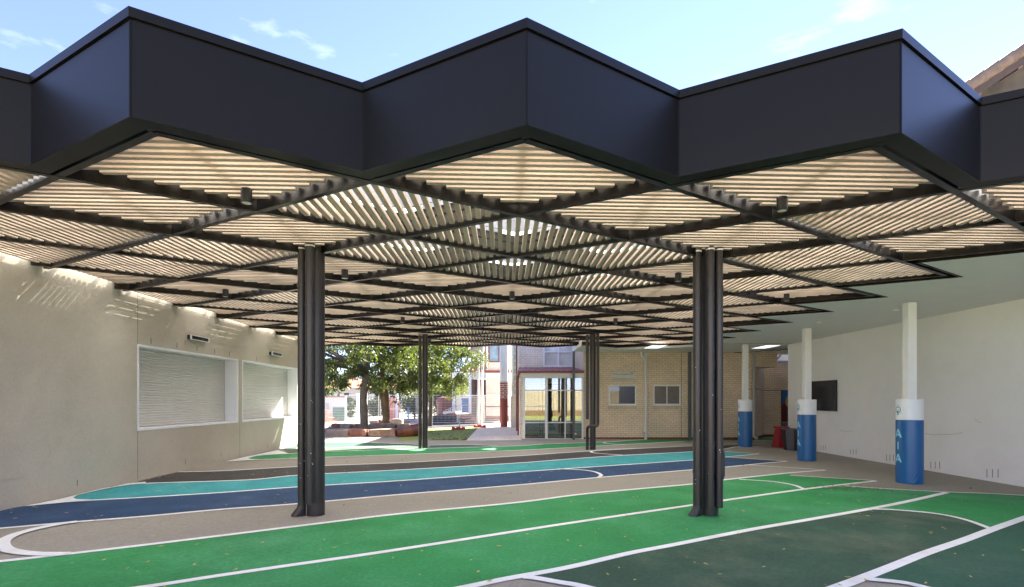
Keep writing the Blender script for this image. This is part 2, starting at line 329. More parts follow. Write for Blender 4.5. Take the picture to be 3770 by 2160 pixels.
M['steel'] = mat('stainless_rail', (0.55, 0.55, 0.55), 0.3, 0.03, metal=0.9)
M['lens'] = mat('lamp_lens', (0.55, 0.60, 0.52), 0.2, 0.02)
M['panel_lit'] = emis('lit_skylight_panel', (0.93, 0.97, 1.0), 0.12)
M['sign'] = mat('cream_sign_board', (0.66, 0.64, 0.55), 0.5, 0.04)
M['sign_green'] = mat('dark_green_ink', (0.05, 0.11, 0.04), 0.6, 0.02)
M['sign_blue'] = mat('blue_grey_ink', (0.07, 0.10, 0.20), 0.6, 0.02)
M['mural_blue'] = mat('mural_blue', (0.02, 0.17, 0.42), 0.6, 0.04)
M['mural_maroon'] = mat('mural_maroon', (0.13, 0.025, 0.02), 0.6, 0.04)
M['mural_yellow'] = mat('mural_yellow', (0.65, 0.32, 0.03), 0.6, 0.04)
M['mural_grey'] = mat('mural_grey', (0.07, 0.065, 0.06), 0.6, 0.04)
M['interior'] = mat('interior_grey', (0.34, 0.32, 0.29), 0.7, 0.06)
M['paper'] = mat('white_ceiling', (0.75, 0.75, 0.74), 0.7, 0.02)
# timber lies smoother on each batten: tone per batten
_n = M['timber'].node_tree.nodes; _l = M['timber'].node_tree.links
_geo = _n.new('ShaderNodeNewGeometry'); _mr = _n.new('ShaderNodeMapRange'); _mr.inputs['To Min'].default_value = 0.86; _mr.inputs['To Max'].default_value = 1.1
_l.new(_geo.outputs['Random Per Island'], _mr.inputs['Value'])
_oi = _n.new('ShaderNodeObjectInfo'); _mo = _n.new('ShaderNodeMapRange'); _mo.inputs['To Min'].default_value = 0.86; _mo.inputs['To Max'].default_value = 1.1; _l.new(_oi.outputs['Random'], _mo.inputs['Value'])
_mm = _n.new('ShaderNodeMath'); _mm.operation = 'MULTIPLY'; _l.new(_mr.outputs[0], _mm.inputs[0]); _l.new(_mo.outputs[0], _mm.inputs[1])
_p = _n['Principled BSDF']; _src = _p.inputs['Base Color'].links[0].from_socket
_vs = _n.new('ShaderNodeVectorMath'); _vs.operation = 'SCALE'; _l.new(_src, _vs.inputs[0]); _l.new(_mm.outputs[0], _vs.inputs['Scale']); _l.new(_vs.outputs[0], _p.inputs['Base Color'])
_n = M['shutter'].node_tree.nodes

# ------------------------------------------------------------------ ground and painted court
gx = [-500, -20, 0, 20, 500]; gy = [-400, -20, 10, 30, 900]
m = MB(); m.add([(x, y, gz(x, y)) for y in gy for x in gx], [(r*5+c, r*5+c+1, (r+1)*5+c+1, (r+1)*5+c) for r in range(4) for c in range(4)])
tag(m.build('ground', M['asphalt']), 'grey beige asphalt yard', kind='structure')
def G(P): return [g(*p) for p in P]
L1 = [(-300,1422),(-150,1408),(0,1394),(252,1366),(554,1329.5),(806,1298),(1007.6,1274),(1280.6,1247.9),(1462,1225),(1719,1201.5),(1794.5,1191.5),(1965.8,1173.3),(2049,1167.3)]
L2 = [(100,1493),(372.8,1456),(554,1428.2),(755.7,1399),(957,1369.8),(1280.6,1319.4),(1462,1291.7),(1716.4,1254.4),(1794.5,1242.8),(1991,1215.1),(2110,1201),(2174.9,1194)]
L3 = [(960,1500),(1158.7,1458),(1260.5,1437),(1411.6,1409),(1562.8,1373.8),(1663.5,1354.7),(1865,1314.9),(1991,1293.2),(2167.3,1262),(2263,1242.8),(2350,1222.7)]
L4 = [(1960,1500),(2086.7,1456),(2197.5,1414),(2298.3,1373.8),(2394,1341),(2469.6,1312.4),(2541,1287),(2680,1238)]
L0 = [(-160,1325),(0,1312.4),(176,1297),(352.6,1283),(554,1264.5),(745.6,1250.4),(1007.6,1226.7),(1280.6,1204.6),(1492,1184.9),(1719,1166.3),(1794.5,1160.2),(1890,1150.6),(1953,1145)]
K1 = [(75.6,1254.4),(201.5,1243.8),(352.6,1235.3),(554,1222.7),(745.6,1208.6),(1007.6,1192.5),(1280.6,1172.3),(1462,1159.7),(1719,1142),(1794.5,1135),(1884,1126.6)]
K2 = [(290,1208),(352.6,1200.5),(615,1191.5),(745.6,1179.4),(1007.6,1165.8),(1280.6,1149.6),(1411.6,1139.6),(1542.6,1130.5),(1719,1121),(1800,1114),(1835,1108.5),(1929,1105.5)]
K3 = [(443.3,1171.5),(554,1168.8),(745.6,1158.2),(1007.6,1148),(1280.6,1132),(1452,1120.4),(1613,1111.9),(1719,1106.8),(1800,1104.5)]
K4 = [(574,1143.6),(655,1140.6),(745.6,1137),(1007.6,1128),(1280.6,1117.9),(1462,1108.3),(1613,1099.8),(1719,1094.6),(1800,1093.4),(1935,1093)]
K5 = [(612,1137.5),(640,1131),(716,1126),(806,1121),(1048,1113.4),(1280.6,1106.8),(1361,1101.8),(1502,1097.2),(1603,1091)]
K6 = [(700,1113.5),(806,1111.9),(1007.6,1106.8),(1150,1103.4),(1235,1106.8)]
K7 = [(760,1098),(806,1096.7),(932,1099.3),(1037,1103.2)]
Z1 = [(2096.8,1206.6),(2197.5,1213.6),(2343.6,1221.7),(2444,1225.2),(2541,1230.2),(2700,1238)]
Z2 = [(1960.8,1179.9),(2051,1186),(2118,1190),(2174.9,1194)]
Z3 = [(1857,1154.5),(1960,1161),(2049,1167.3)]
Z4 = [(1794.5,1134.5),(1880,1140),(1953,1145)]
Z5 = [(1800,1121),(1884,1126.6)]
A1 = [(1834.8,1190.5),(1915.4,1195.8),(1965.8,1204),(1991,1212.6),(1998.5,1216.6)]
A2 = [(2157.2,1264.5),(2217.7,1266.5),(2318.4,1275.6),(2394,1290.7),(2459.5,1314)]
A3 = [(2152,1439.3),(2218,1445.5),(2268,1453.5),(2360,1478)]
A4 = [(1300.8,1434),(1336,1438.3),(1386.4,1447.4),(1437,1456),(1540,1482)]
A5 = [(191.4,1296.2),(151,1301.8),(90.7,1313.4),(40.3,1327.5),(12,1341),(6,1353.7),(17,1365.2),(47,1372.3),(95.7,1376.8),(166,1376.8)]
A6 = [(1603,1090.8),(1540,1094.6),(1500,1098.5),(1512,1101.5),(1545,1103),(1600,1101),(1719,1094.9)]
A7 = [(1613,1112.2),(1510,1116),(1470,1120.5),(1478,1125),(1545,1130)]
A8 = [(1384,1164.5),(1440,1166.8),(1476,1172),(1492,1180),(1486,1184.5)]
def region(name, P, m_, label=None, dz=0.004):
    mb = MB(); mb.sheet(crom_free(P), dz)
    return tag(mb.build(name, M[m_]), label, kind='structure')
def crom_free(P): return P
def rv(P): return list(reversed(P))
c = lambda P, n=6: crom(G(P), n)
region('court_paint', c(L3[1:9])[:-1]+c(A2)+rv(c(L4[:6]))+rv(c(A4)), 'dgreen', 'dark green painted court band in the foreground')
region('court_paint', rv(c(L3[8:]))+c(A2)+c(L4[5:])+rv(c(Z1[2:])), 'green', 'bright green painted corner by the right wall')
region('court_paint', c(L2[:10])+[g(*p) for p in Z1[:3]]+rv(c(L3)), 'green', 'wide bright green painted band in front')
region('court_paint', c(L1[:12])+[g(*p) for p in Z2]+rv(c(L2[:-1])), 'green', 'second bright green painted band')
region('court_paint', c(A3)+[g(2700,1478), g(2700,1236)]+rv(c(L4[2:])), 'sgreen', 'sea green painted corner at the lower right')
region('court_paint', [g(-130,1300), g(-60,1282), g(30,1261)]+c(K1[:10])+[g(*p) for p in Z4]+rv(c(L0[:-1])), 'navy', 'navy painted band')
region('court_paint', c([(181,1237),(190,1231),(212,1224),(252,1214),(312,1205.5),(360,1200.5)])[:-1]+c(K2[1:9])+[g(*p) for p in Z5]+rv(c(K1[2:10]))+rv(c([(181,1237),(190,1240.5),(227,1241.8),(300,1238)]))[:-1], 'teal', 'teal painted band')
region('court_paint', [g(318,1201), g(380,1186)]+c(K3)+[g(1929,1104)]+rv(c(K2[1:])), 'black', 'black painted band')
region('court_paint', c(K5[:8])+c([(1502,1097.2),(1603,1090.8)])+[g(1603,1087.2), g(1935,1085.5), g(1960,1085), g(1960,1093)]+rv(c(K4[1:])), 'green', 'far bright green painted band')
region('court_paint', c(K6)+rv(c(K5[2:6])), 'dgreen', 'far dark green painted band')
region('court_paint', c(K7)+[g(1063,1108), g(1000,1107)]+rv(c(K6[:3])), 'sgreen', 'far sea green painted band')
lines = MB()
def strip(P, w=0.085, n=6, smooth=True):
    Q = crom(G(P), n) if smooth else G(P)
    Q = [Vector(p) for p in Q]; A = []; B = []
    for k, p in enumerate(Q):
        d = (Q[min(k+1, len(Q)-1)]-Q[max(k-1, 0)]).normalized(); nn = Vector((-d.y, d.x))*w/2
        A.append(p+nn); B.append(p-nn)
    vs = [(q.x, q.y, gz(q.x, q.y)+strip.z) for q in A+B]; n_ = len(A)
    lines.add(vs, [(n_+k, n_+k+1, k+1, k) for k in range(n_-1)])
    strip.z += 0.0003
strip.z = 0.008
for P, w in ((L1,.09),(L2,.09),(L3,.10),(L4,.11),(L0,.085),(K1,.085),(K2,.085),(K3,.08),(K4,.09),(K5,.09),(K6,.08),(K7,.08),
             (Z1,.06),(Z2,.06),(Z3,.06),(Z4,.06),(Z5,.06),(A1,.08),(A2,.08),(A3,.10),(A4,.10),(A5,.13),(A6,.09),(A7,.09),(A8,.08)):
    strip(P, w)
for P in ([(60,1258),(150,1240),(250,1216.5),(318,1201),(362,1197),(360,1200.5),(312,1205.5),(252,1214),(212,1224),(190,1231),(181,1237),(190,1240.5),(227,1241.8),(75,1257)],
          [(560,1146),(612,1134),(690,1118),(716,1126),(640,1131),(613,1137.5),(622,1140),(655,1141)]):
    lines.sheet(G(P), strip.z); strip.z += 0.0003
tag(lines.build('court_line', M['white_line']), 'white painted lines bounding the court bands', kind='structure')
def patch(name, P, m_, dz=0.004, kind='structure', label=None):
    mb = MB(); mb.sheet(P, dz); return tag(mb.build(name, M[m_]), label, kind=kind)
patch('lawn', G([(985,1094),(1010,1074),(1040,1063),(1189.4,1059),(1157,1093.2),(1080,1091)]), 'turf')
patch('path', [g(1157,1093.2), g(1189.4,1059), (-0.9,34), (-0.6,39.5), (0.6,39.5), (0.7,30), (0.62,21.3), g(1296,1092)], 'path')
patch('mulch_bed', G([(1040,1054),(1040,1062.6),(1189,1058.4),(1189,1050),(1120,1046),(1060,1047)]), 'mulch', 0.006)
patch('pavement', [(-16,31),(-9,31),(-7.2,42),(-2,46),(-2,80),(-60,80),(-60,31)], 'asphalt_far')

# ------------------------------------------------------------------ the slatted canopy
canopy = thing('slatted_canopy', 'charcoal steel canopy with zigzag fascia and diamond panels of timber battens', 'canopy', (0, 9, ZB))
def P2(i, j): x, y = NX(i, j); return Vector((x, y))
A_ = Vector((1.4349, 0.0569)); B_ = Vector((-0.0033, 0.8508))
cells = [(i, j) for j in range(0, 18) for i in range(-5, 5) if (i+j) % 2 == 0]
Xset = {(0,0),(-2,0),(2,0),(4,0),(1,1),(-3,1),(-2,2),(2,2),(4,2),(-5,5),(-2,4),(2,4),(-1,5),(-3,5),(-4,6),(4,6),(0,6),(-2,6),(2,6),
        (0,8),(-2,8),(2,8),(1,9),(-3,9),(-2,10),(2,10),(0,12),(-2,12),(2,12),(-4,12),(1,13),(-2,14),(2,14),(4,10),(4,14),(-2,16),(2,16),(-5,9),(-5,13),(0,17),(3,17),(-3,17)}
SW, SP, SH = 0.058, 0.108, 0.046
zs1 = ZB+0.034            # panels laid along the yard hang a little lower
zs0 = ZB+0.088
dlt = 0.082
for (i, j) in cells:
    ctr = P2(i, j); mb = MB(); rail = MB()
    if (i, j) in Xset:
        n = int((1-dlt)*B_.length/SP)
        for k in range(-n, n+1):
            be = k*SP/B_.length
            al = 1-dlt-abs(be)-0.012
            if al < 0.06: continue
            a = ctr+B_*be-A_*al; b = ctr+B_*be+A_*al
            if b.x < XL+0.2: continue
            if a.x < XL+0.12: a = a+(b-a)*((XL+0.12-a.x)/(b.x-a.x))
            jz = random.uniform(-.0015, .0015)
            mb.bar(a, b, SW, zs0+jz, zs0+SH+jz)
        if ctr.x > XL+0.2: mb.bar(ctr-B_*0.9, ctr+B_*0.9, 0.045, zs0+SH+0.003, zs0+SH+0.05)
    else:
        n = int((1-dlt)*A_.length/SP)
        for k in range(-n, n+1):
            al = k*SP/A_.length
            be = 1-dlt-abs(al)-0.01
            if be < 0.05: continue
            a = ctr+A_*al-B_*be; b = ctr+A_*al+B_*be
            if a.x < XL+0.06: continue
            jz = random.uniform(-.0015, .0015)
            mb.bar(a, b, SW, zs1+jz, zs1+SH+jz)
        ax = ctr-A_*0.86; ax.x = max(ax.x, XL+0.1)
        if abs(i) > 1: mb.bar(ax, ctr+A_*0.86, 0.045, zs1+SH+0.003, zs1+SH+0.045)
    if mb.v: mb.build('slat_panel', M['timber'], canopy)
edges = set()
for (i, j) in cells:
    for a, b in (((i-1, j), (i, j-1)), ((i, j-1), (i+1, j)), ((i+1, j), (i, j+1)), ((i, j+1), (i-1, j))):
        edges.add(tuple(sorted((a, b))))
def clipx(a, b):
    a = a.copy(); b = b.copy(); lim = XL+0.03
    if a.x < lim and b.x < lim: return None
    if a.x < lim: a = a+(b-a)*((lim-a.x)/(b.x-a.x))
    if b.x < lim: b = b+(a-b)*((lim-b.x)/(a.x-b.x))
    return a, b
for s_, zoff in ((1, 0.0), (-1, 0.003)):
    used = set()
    for e in sorted(edges):
        a, b = e
        if (b[1]-a[1])*(b[0]-a[0]) != s_ or e in used: continue
        # walk the whole run
        st = a
        while tuple(sorted(((st[0]-1, st[1]-s_), st))) in edges: st = (st[0]-1, st[1]-s_)
        en = st
        while tuple(sorted((en, (en[0]+1, en[1]+s_)))) in edges:
            used.add(tuple(sorted((en, (en[0]+1, en[1]+s_))))); en = (en[0]+1, en[1]+s_)
        r = clipx(P2(*st), P2(*en))
        if not r: continue
        mb = MB(); a2, b2 = r
        mb.bar(a2, b2, 0.066, ZB+zoff, ZB+0.21+zoff)
        mb.bar(a2, b2, 0.11, zs0+SH+0.053+zoff, zs0+SH+0.065+zoff)
        # web running up to the roof
        mb.bar(a2, b2, 0.05, zs0+SH+0.068+zoff, ZB+0.30+zoff)
        mb.build('beam', M['beam'], canopy)
# zigzag outlines
front = []
for i in range(-6, 7): front.append((i, -1 if i % 2 == 0 else 0))
def zig(nodes, off):       # nodes as plan points, offset along +-Y / X vector
    return [P2(*q)+Vector(off) for q in nodes]
fr0 = zig(front, (0, -0.27)); fr1 = zig(front, (0, -0.235)); fr2 = zig(front, (0, 0.0))
def ribbon(mb, P, z0, z1, th):       # vertical sheet of thickness th (towards +Y)
    Q = [p+Vector((0, th)) for p in P]
    n = len(P); vs = [(p.x, p.y, z) for z in (z0, z1) for p in P]+[(p.x, p.y, z) for z in (z0, z1) for p in Q]
    fs = []
    for k in range(n-1):
        fs += [(k, k+1, n+k+1, n+k), (3*n+k, 3*n+k+1, 2*n+k+1, 2*n+k), (2*n+k, 2*n+k+1, k+1, k), (n+k, n+k+1, 3*n+k+1, 3*n+k)]
    fs += [(0, n, 3*n, 2*n), (n-1, 3*n-1, 4*n-1, 2*n-1)] if False else [(0, n, 3*n, 2*n), (n-1, 2*n+n-1, 3*n+n-1, n+n-1)]
    mb.add(vs, fs)
ZF = ZB-0.01
for k in range(len(fr0)-1):
    mb = MB(); ribbon(mb, fr0[k:k+2], ZF, ZF+0.695, 0.012); mb.build('fascia_panel', M['fascia'], canopy)
mb = MB(); ribbon(mb, zig(front, (0, -0.258)), ZF+0.693, ZF+0.712, 0.02); ribbon(mb, zig(front, (0, -0.288)), ZF+0.712, ZF+0.785, 0.13)
mb.build('cap_flashing', M['fascia'], canopy)
mb = MB(); ribbon(mb, zig(front, (0, -0.255)), ZF+0.004, ZF+0.014, 0.17); ribbon(mb, zig(front, (0, -0.085)), ZF+0.02, ZF+0.2, 0.01)
mb.build('fascia_soffit', M['charcoal'], canopy)
# corner trims of the fascia
for k, p in enumerate(fr0):
    mb = MB(); mb.box(p.x-0.006, p.x+0.006, p.y-0.004, p.y+0.006, ZF-0.003, ZF+0.694); mb.build('corner_trim', M['charcoal'], canopy)
# rear fascia
rear = [(i, 18 if i % 2 else 17) for i in range(-5, 5)]
mb = MB(); ribbon(mb, zig(rear, (0, 0.10)), ZF, ZF+0.78, 0.03); mb.build('rear_fascia', M['charcoal'], canopy)
# ledge trim against the covered way (right zigzag), the same line cuts the soffit
right = []
for j in range(0, 19): right.append((5 if j % 2 == 0 else 4, j))
right = [q for q in right if not (q == (5, 18))]
RT = [P2(*q)+Vector((0.27, 0.0)) for q in right]
RI = [P2(*q)+Vector((0.12, 0.0)) for q in right]
def ribx(mb, P, z0, z1, th):
    Q = [p+Vector((th, 0)) for p in P]; n = len(P)
    vs = [(p.x, p.y, z) for z in (z0, z1) for p in P]+[(p.x, p.y, z) for z in (z0, z1) for p in Q]; fs = []
    for k in range(n-1):
        fs += [(k+1, k, n+k, n+k+1), (2*n+k, 2*n+k+1, 3*n+k+1, 3*n+k), (k, k+1, 2*n+k+1, 2*n+k), (n+k+1, n+k, 3*n+k, 3*n+k+1)]
    fs += [(0, 2*n, 3*n, n), (n-1, 2*n-1, 4*n-1, 3*n-1)]
    mb.add(vs, fs)
mb = MB(); ribx(mb, RT, ZB-0.02, ZB+0.5, 0.02); ribx(mb, RI, ZB+0.16, ZB+0.17, 0.15); ribx(mb, RT, ZB-0.022, ZB-0.014, -0.045)
mb.build('edge_gutter', M['charcoal'], canopy)
# roof sheeting and purlins
mb = MB()
zr = ZB+0.70
xs = [XL+0.05]+[P2(k, 0).x for k in range(-4, 5)]+[P2(5, 0).x+0.25]
prev = None
yy0 = 4.1
n_c = 260
xs2 = XL+1.0; xe2 = P2(5, 0).x+0.3
vs = []; fs = []
ny = 24
for r_ in range(ny+1):
    y = 5.0+(20.1-5.0)*r_/ny
    for q in range(2): vs.append((xs2 if q == 0 else xe2, y, zr+0.01*r_*0.2))
fs = [(2*k, 2*k+1, 2*k+3, 2*k+2) for k in range(ny)]
mb.add(vs, fs)
for i in range(-6, 6, 2):            # triangular pieces up to each front point
    a = P2(i, -1)+Vector((0, -0.15)); l_ = Vector((P2(i-1, 0).x, 4.998)); r2 = Vector((P2(i+1, 0).x, 4.998))
    if l_.x < XL: l_ = Vector((XL+.02, 4.998))
    if a.x > XL: mb.add([(a.x, a.y, zr), (r2.x, r2.y, zr), (l_.x, l_.y, zr)], [(0, 1, 2)])
mb.build('roof_sheet', M['roof_sheet'], canopy)
mb = MB(); mb.add([(XL+.02, 4.9, zr+0.004), (XL+1.02, 4.9, zr+0.004), (XL+1.02, 20.1, zr+0.05), (XL+.02, 20.1, zr+0.05)], [(0, 1, 2, 3)]); mb.build('roof_sheet', M['roof_streak'], canopy)  # clearer strip added along the wall to let sun streaks onto it
mb = MB()
y = 5.6
while y < 20:
    mb.box(XL+0.1, P2(5, 0).x+0.2, y-0.025, y+0.025, zr-0.075, zr-0.01); y += 0.85
mb.build('purlin', M['galv'], canopy)
# skylight wells over the open middle diamonds
UPS = mat('grey_upstand_sheet', (0.20, 0.21, 0.24), 0.5, 0.05)
for (i, j) in cells:
    if (i, j) in Xset or abs(i) > 1: continue
    mb = MB()
    ctr = P2(i, j)
    for a, b in (((0, .84), (.84, 0)), ((0, .84), (-.84, 0))):
        p = ctr+A_*a[0]+B_*a[1]; q = ctr+A_*b[0]+B_*b[1]
        mb.bar(p, q, 0.02, ZB+0.32, ZB+0.58)
    mb.build('skylight_upstand', UPS, canopy)
# stub ends under the fascia points
for i in (-2, 0, 2):
    mb = MB(); p = P2(i, -1); mb.box(p.x-0.03, p.x+0.03, p.y-0.12, p.y-0.04, ZB+0.0, ZB+0.11); mb.build('bracket', M['beam'], canopy)
for i in (-1, 1, 3):
    mb = MB(); p = P2(i, 0); mb.box(p.x-0.05, p.x+0.05, p.y-0.12, p.y-0.035, ZB+0.01, ZB+0.12); mb.build('bracket', M['beam'], canopy)

# downlights
lamp = thing('downlight', 'x', 'light fitting', (0, 0, 0), 'black can downlights hung under the canopy')
mb = MB(); mb.lathe(0, 0, [(0.050, 0.0), (0.054, 0.004), (0.054, 0.140), (0.046, 0.145)], 24); mb.build('housing', M['black_plastic'], lamp, True)
mb = MB(); mb.lathe(0, 0, [(0.040, -0.003), (0.045, -0.001)], 20); mb.build('lens', M['lens'], lamp, True)
mb = MB(); mb.tube([(0, 0, 0.144), (0.0, 0.0, 0.19), (0.01, 0, 0.24)], 0.006, 8); mb.build('stem', M['galv'], lamp, True)
spots = [((-2,1),'downlight nearest the camera on the left, under the first left fascia point'), ((2,1),'downlight nearest the camera on the right, under the right fascia point'),
         ((-2,5),'downlight just right of the near left column top'), ((2,5),'downlight just left of the near right column top'),
         ((-4,7),'downlight near the rendered wall above the first shutter'), ((0,7),'downlight on the middle line, first behind the open slats'),
         ((4,7),'downlight nearest the white soffit behind the near right column'), ((-2,11),'small downlight halfway back, left of the middle line'),
         ((2,11),'small downlight halfway back, right of the middle line'), ((0,11),'small downlight halfway back on the middle line'),
         ((-4,13),'small downlight far back on the left beside the near left column'), ((4,13),'small downlight far back on the right beside the near right column'),
         ((-2,17),'farthest downlight, beside the far left column top')]
for k, ((i, j), lb) in enumerate(spots):
    p = (P2(i, j)+Vector((0, -0.26)))*0.965; loc = (p.x, p.y, ZB-0.067)
    if k == 0: lamp.location = loc; lamp['label'] = lb
    else: dup(lamp, loc, lb)

# ------------------------------------------------------------------ columns with downpipes
def socket(mb, x, y, z, r): mb.vtube(x, y, z, z+0.045, r+0.005, 20); mb.vtube(x, y, z-0.006, z, r+0.009, 20)
def column(label, main, rmain, pipes, shoe, extra=None):
    x, y = main; t = thing('steel_column', label, 'column', (x, y, gz(x, y)), 'charcoal columns with downpipes')
    z0 = gz(x, y)-0.02
    mb = MB(); mb.vtube(x, y, z0, ZB+0.10, rmain, 32)
    mb.build('main_tube', M['pipe'], t, True)
    for (px, py, r, zb, joints) in pipes:
        mb = MB(); mb.vtube(px, py, zb if zb is not None else gz(px, py)-0.02, ZB+0.16, r, 24)
        for z in joints: socket(mb, px, py, z, r)
        mb.build('downpipe', M['pipe'], t, True)
        mb = MB(); mb.vtube(px, py, ZB+0.16, ZB+0.26, r-0.004, 20); mb.vtube(px, py, ZB+0.05, ZB+0.07, r+0.004, 20); mb.build('pipe_collar', M['pvc_grey'], t, True)
    if shoe:
        px, py, r = shoe; zz = gz(px, py)
        mb = MB(); mb.tube([(px, py, zz+0.13), (px-0.01, py-0.01, zz+0.09), (px-0.05, py-0.03, zz+0.03), (px-0.09, py-0.04, zz-0.02)], [r+0.006, r+0.006, r+0.008, r+0.004], 20)
        mb.build('pipe_shoe', M['pipe'], t, True)
    mb = MB(); mb.vtube(x, y, ZB+0.10, ZB+0.30, rmain*0.8, 20); mb.box(x-0.17, x+0.17, y-0.16, y+0.16, ZB+0.19, ZB+0.204); mb.build('head_plate', M['charcoal'], t)
    if extra: extra(t)
    return t
column('near left charcoal column with two downpipes on tan asphalt', (-2.69, 7.42), 0.123,
       [(-2.865, 7.36, 0.056, None, (1.0, 3.25)), (-2.70, 7.225, 0.064, 0.21, (1.0, 2.95))], (-2.865, 7.36, 0.056))
def brk(t):
    mb = MB()
    mb.tube([(3.12, 7.60, 0.95), (3.15, 7.6, 0.85), (3.15, 7.6, 0.55), (3.12, 7.6, 0.45)], 0.03, 12)
    mb.build('pipe_elbow', M['pipe'], t, True)
column('near right charcoal column with three downpipes on green paint', (2.945, 7.56), 0.118,
       [(2.745, 7.50, 0.060, None, (0.6, 0.98, 2.95)), (2.885, 7.385, 0.058, 0.12, (1.0, 3.2, 2.15)), (3.02, 7.41, 0.053, 0.12, (1.0, 3.2)), (3.07, 7.62, 0.05, 0.13, (1.05,))], (2.745, 7.50, 0.06), brk)
CH = mat('bare_chip', (0.75, 0.74, 0.72), 0.7)
def chips(root, spots_):
    mb = MB(); r_ = random.Random(4)
    for (x, y, r, z) in spots_:
        a = math.atan2(-y, -x)+r_.uniform(-.7, .7); w = r_.uniform(.003, .007); h = r_.uniform(.005, .02)
        cx_2, cy_2 = x+(r+.0012)*math.cos(a), y+(r+.0012)*math.sin(a); t_ = Vector((-math.sin(a), math.cos(a)))*w
        mb.add([(cx_2-t_.x, cy_2-t_.y, z), (cx_2+t_.x, cy_2+t_.y, z), (cx_2+t_.x*.6, cy_2+t_.y*.6, z+h), (cx_2-t_.x, cy_2-t_.y, z+h*.8)], [(0, 1, 2, 3)])
    mb.build('paint_chips', CH, root)
cols = [o for o in bpy.data.objects if o.name.startswith('steel_column')]
chips(cols[0], [(-2.865, 7.36, .056, z) for z in (.55, .75, .78, 1.3)]+[(-2.70, 7.225, .064, z) for z in (.6, .75, .77, .9, 1.6, 1.63)])
chips(cols[1], [(2.745, 7.50, .060, z) for z in (.5, .44, 1.2, 2.1)]+[(2.885, 7.385, .058, z) for z in (.6, 1.7)]+[(3.02, 7.41, .053, z) for z in (.9, .93, 1.5)])
column('far left charcoal column with one downpipe in front of the trees', (wx(1055, 17.2), 17.2), 0.093, [(wx(1042.4, 17.1), 17.1, 0.053, None, (1.0,))], None)
def cross(t):
    Y = 17.0
    a = wx(1483.9, Y); b = wx(1457.6, Y); zc = wz(1056.5, Y)
    mb = MB(); mb.tube([(a, Y, ZB+0.1), (a, Y, zc+0.10), (a-0.01, Y-0.04, zc+0.04), (a-0.06, Y-0.12, zc), (b+0.06, Y-0.12, zc), (b+0.01, Y-0.06, zc-0.04), (b, Y, zc-0.12), (b, Y, gz(b, Y)-0.02)], 0.05, 18)
    mb.build('downpipe', M['pipe'], t, True)
column('far right charcoal column whose side pipe crosses low over its front', (wx(1471, 17.1), 17.1), 0.1, [(wx(1457.6, 17.0), 17.0, 0.05, wz(1040, 17), (1.15,))], None, cross)

# ------------------------------------------------------------------ left rendered wall with shutters
lw = thing('rendered_wall', 'grey beige rendered wall on the left with two shuttered openings', 'wall', (XL-0.15, 8, 0))
WT = 4.05
Y1, Y2, Y3, Y4 = 10.38, 14.20, 14.49, 18.28; ZA, ZT = 1.06, 2.71
def wall_piece(mb, y0, y1, z0, z1): mb.box(XL-0.5, XL, y0, y1, z0, z1)
mb = MB()
wall_piece(mb, -6, Y1, -0.3, WT); wall_piece(mb, Y2, Y3, -0.3, WT); wall_piece(mb, Y4, 20.3, -0.3, WT)
wall_piece(mb, Y1, Y2, -0.3, ZA); wall_piece(mb, Y3, Y4, -0.3, ZA); wall_piece(mb, Y1, Y2, ZT, WT); wall_piece(mb, Y3, Y4, ZT, WT)
wall_o = mb.build('wall_face', M['render'], lw)
mb = MB()
for y in (Y1-0.02, Y2+0.14, 5.2): mb.box(XL-0.01, XL+0.0015, y-0.004, y+0.004, 0, ZT if y > 14 else WT)
mb.box(XL-0.01, XL+0.0018, Y1-0.02, 20.3, ZT+0.98, ZT+0.985)
for y in (10.75, 11.6, 12.35, 13.1, 13.8, 15.3): mb.box(XL-0.01, XL+0.002, y-0.008, y+0.008, ZT+0.08, ZT+0.20)
for y in (8.9, 11.9, 13.4, 16.0): mb.box(XL-0.01, XL+0.002, y-0.006, y+0.006, 0.18, 0.28)
mb.build('joint_line', mat('dark_joint', (0.13, 0.115, 0.09), 0.9), lw)
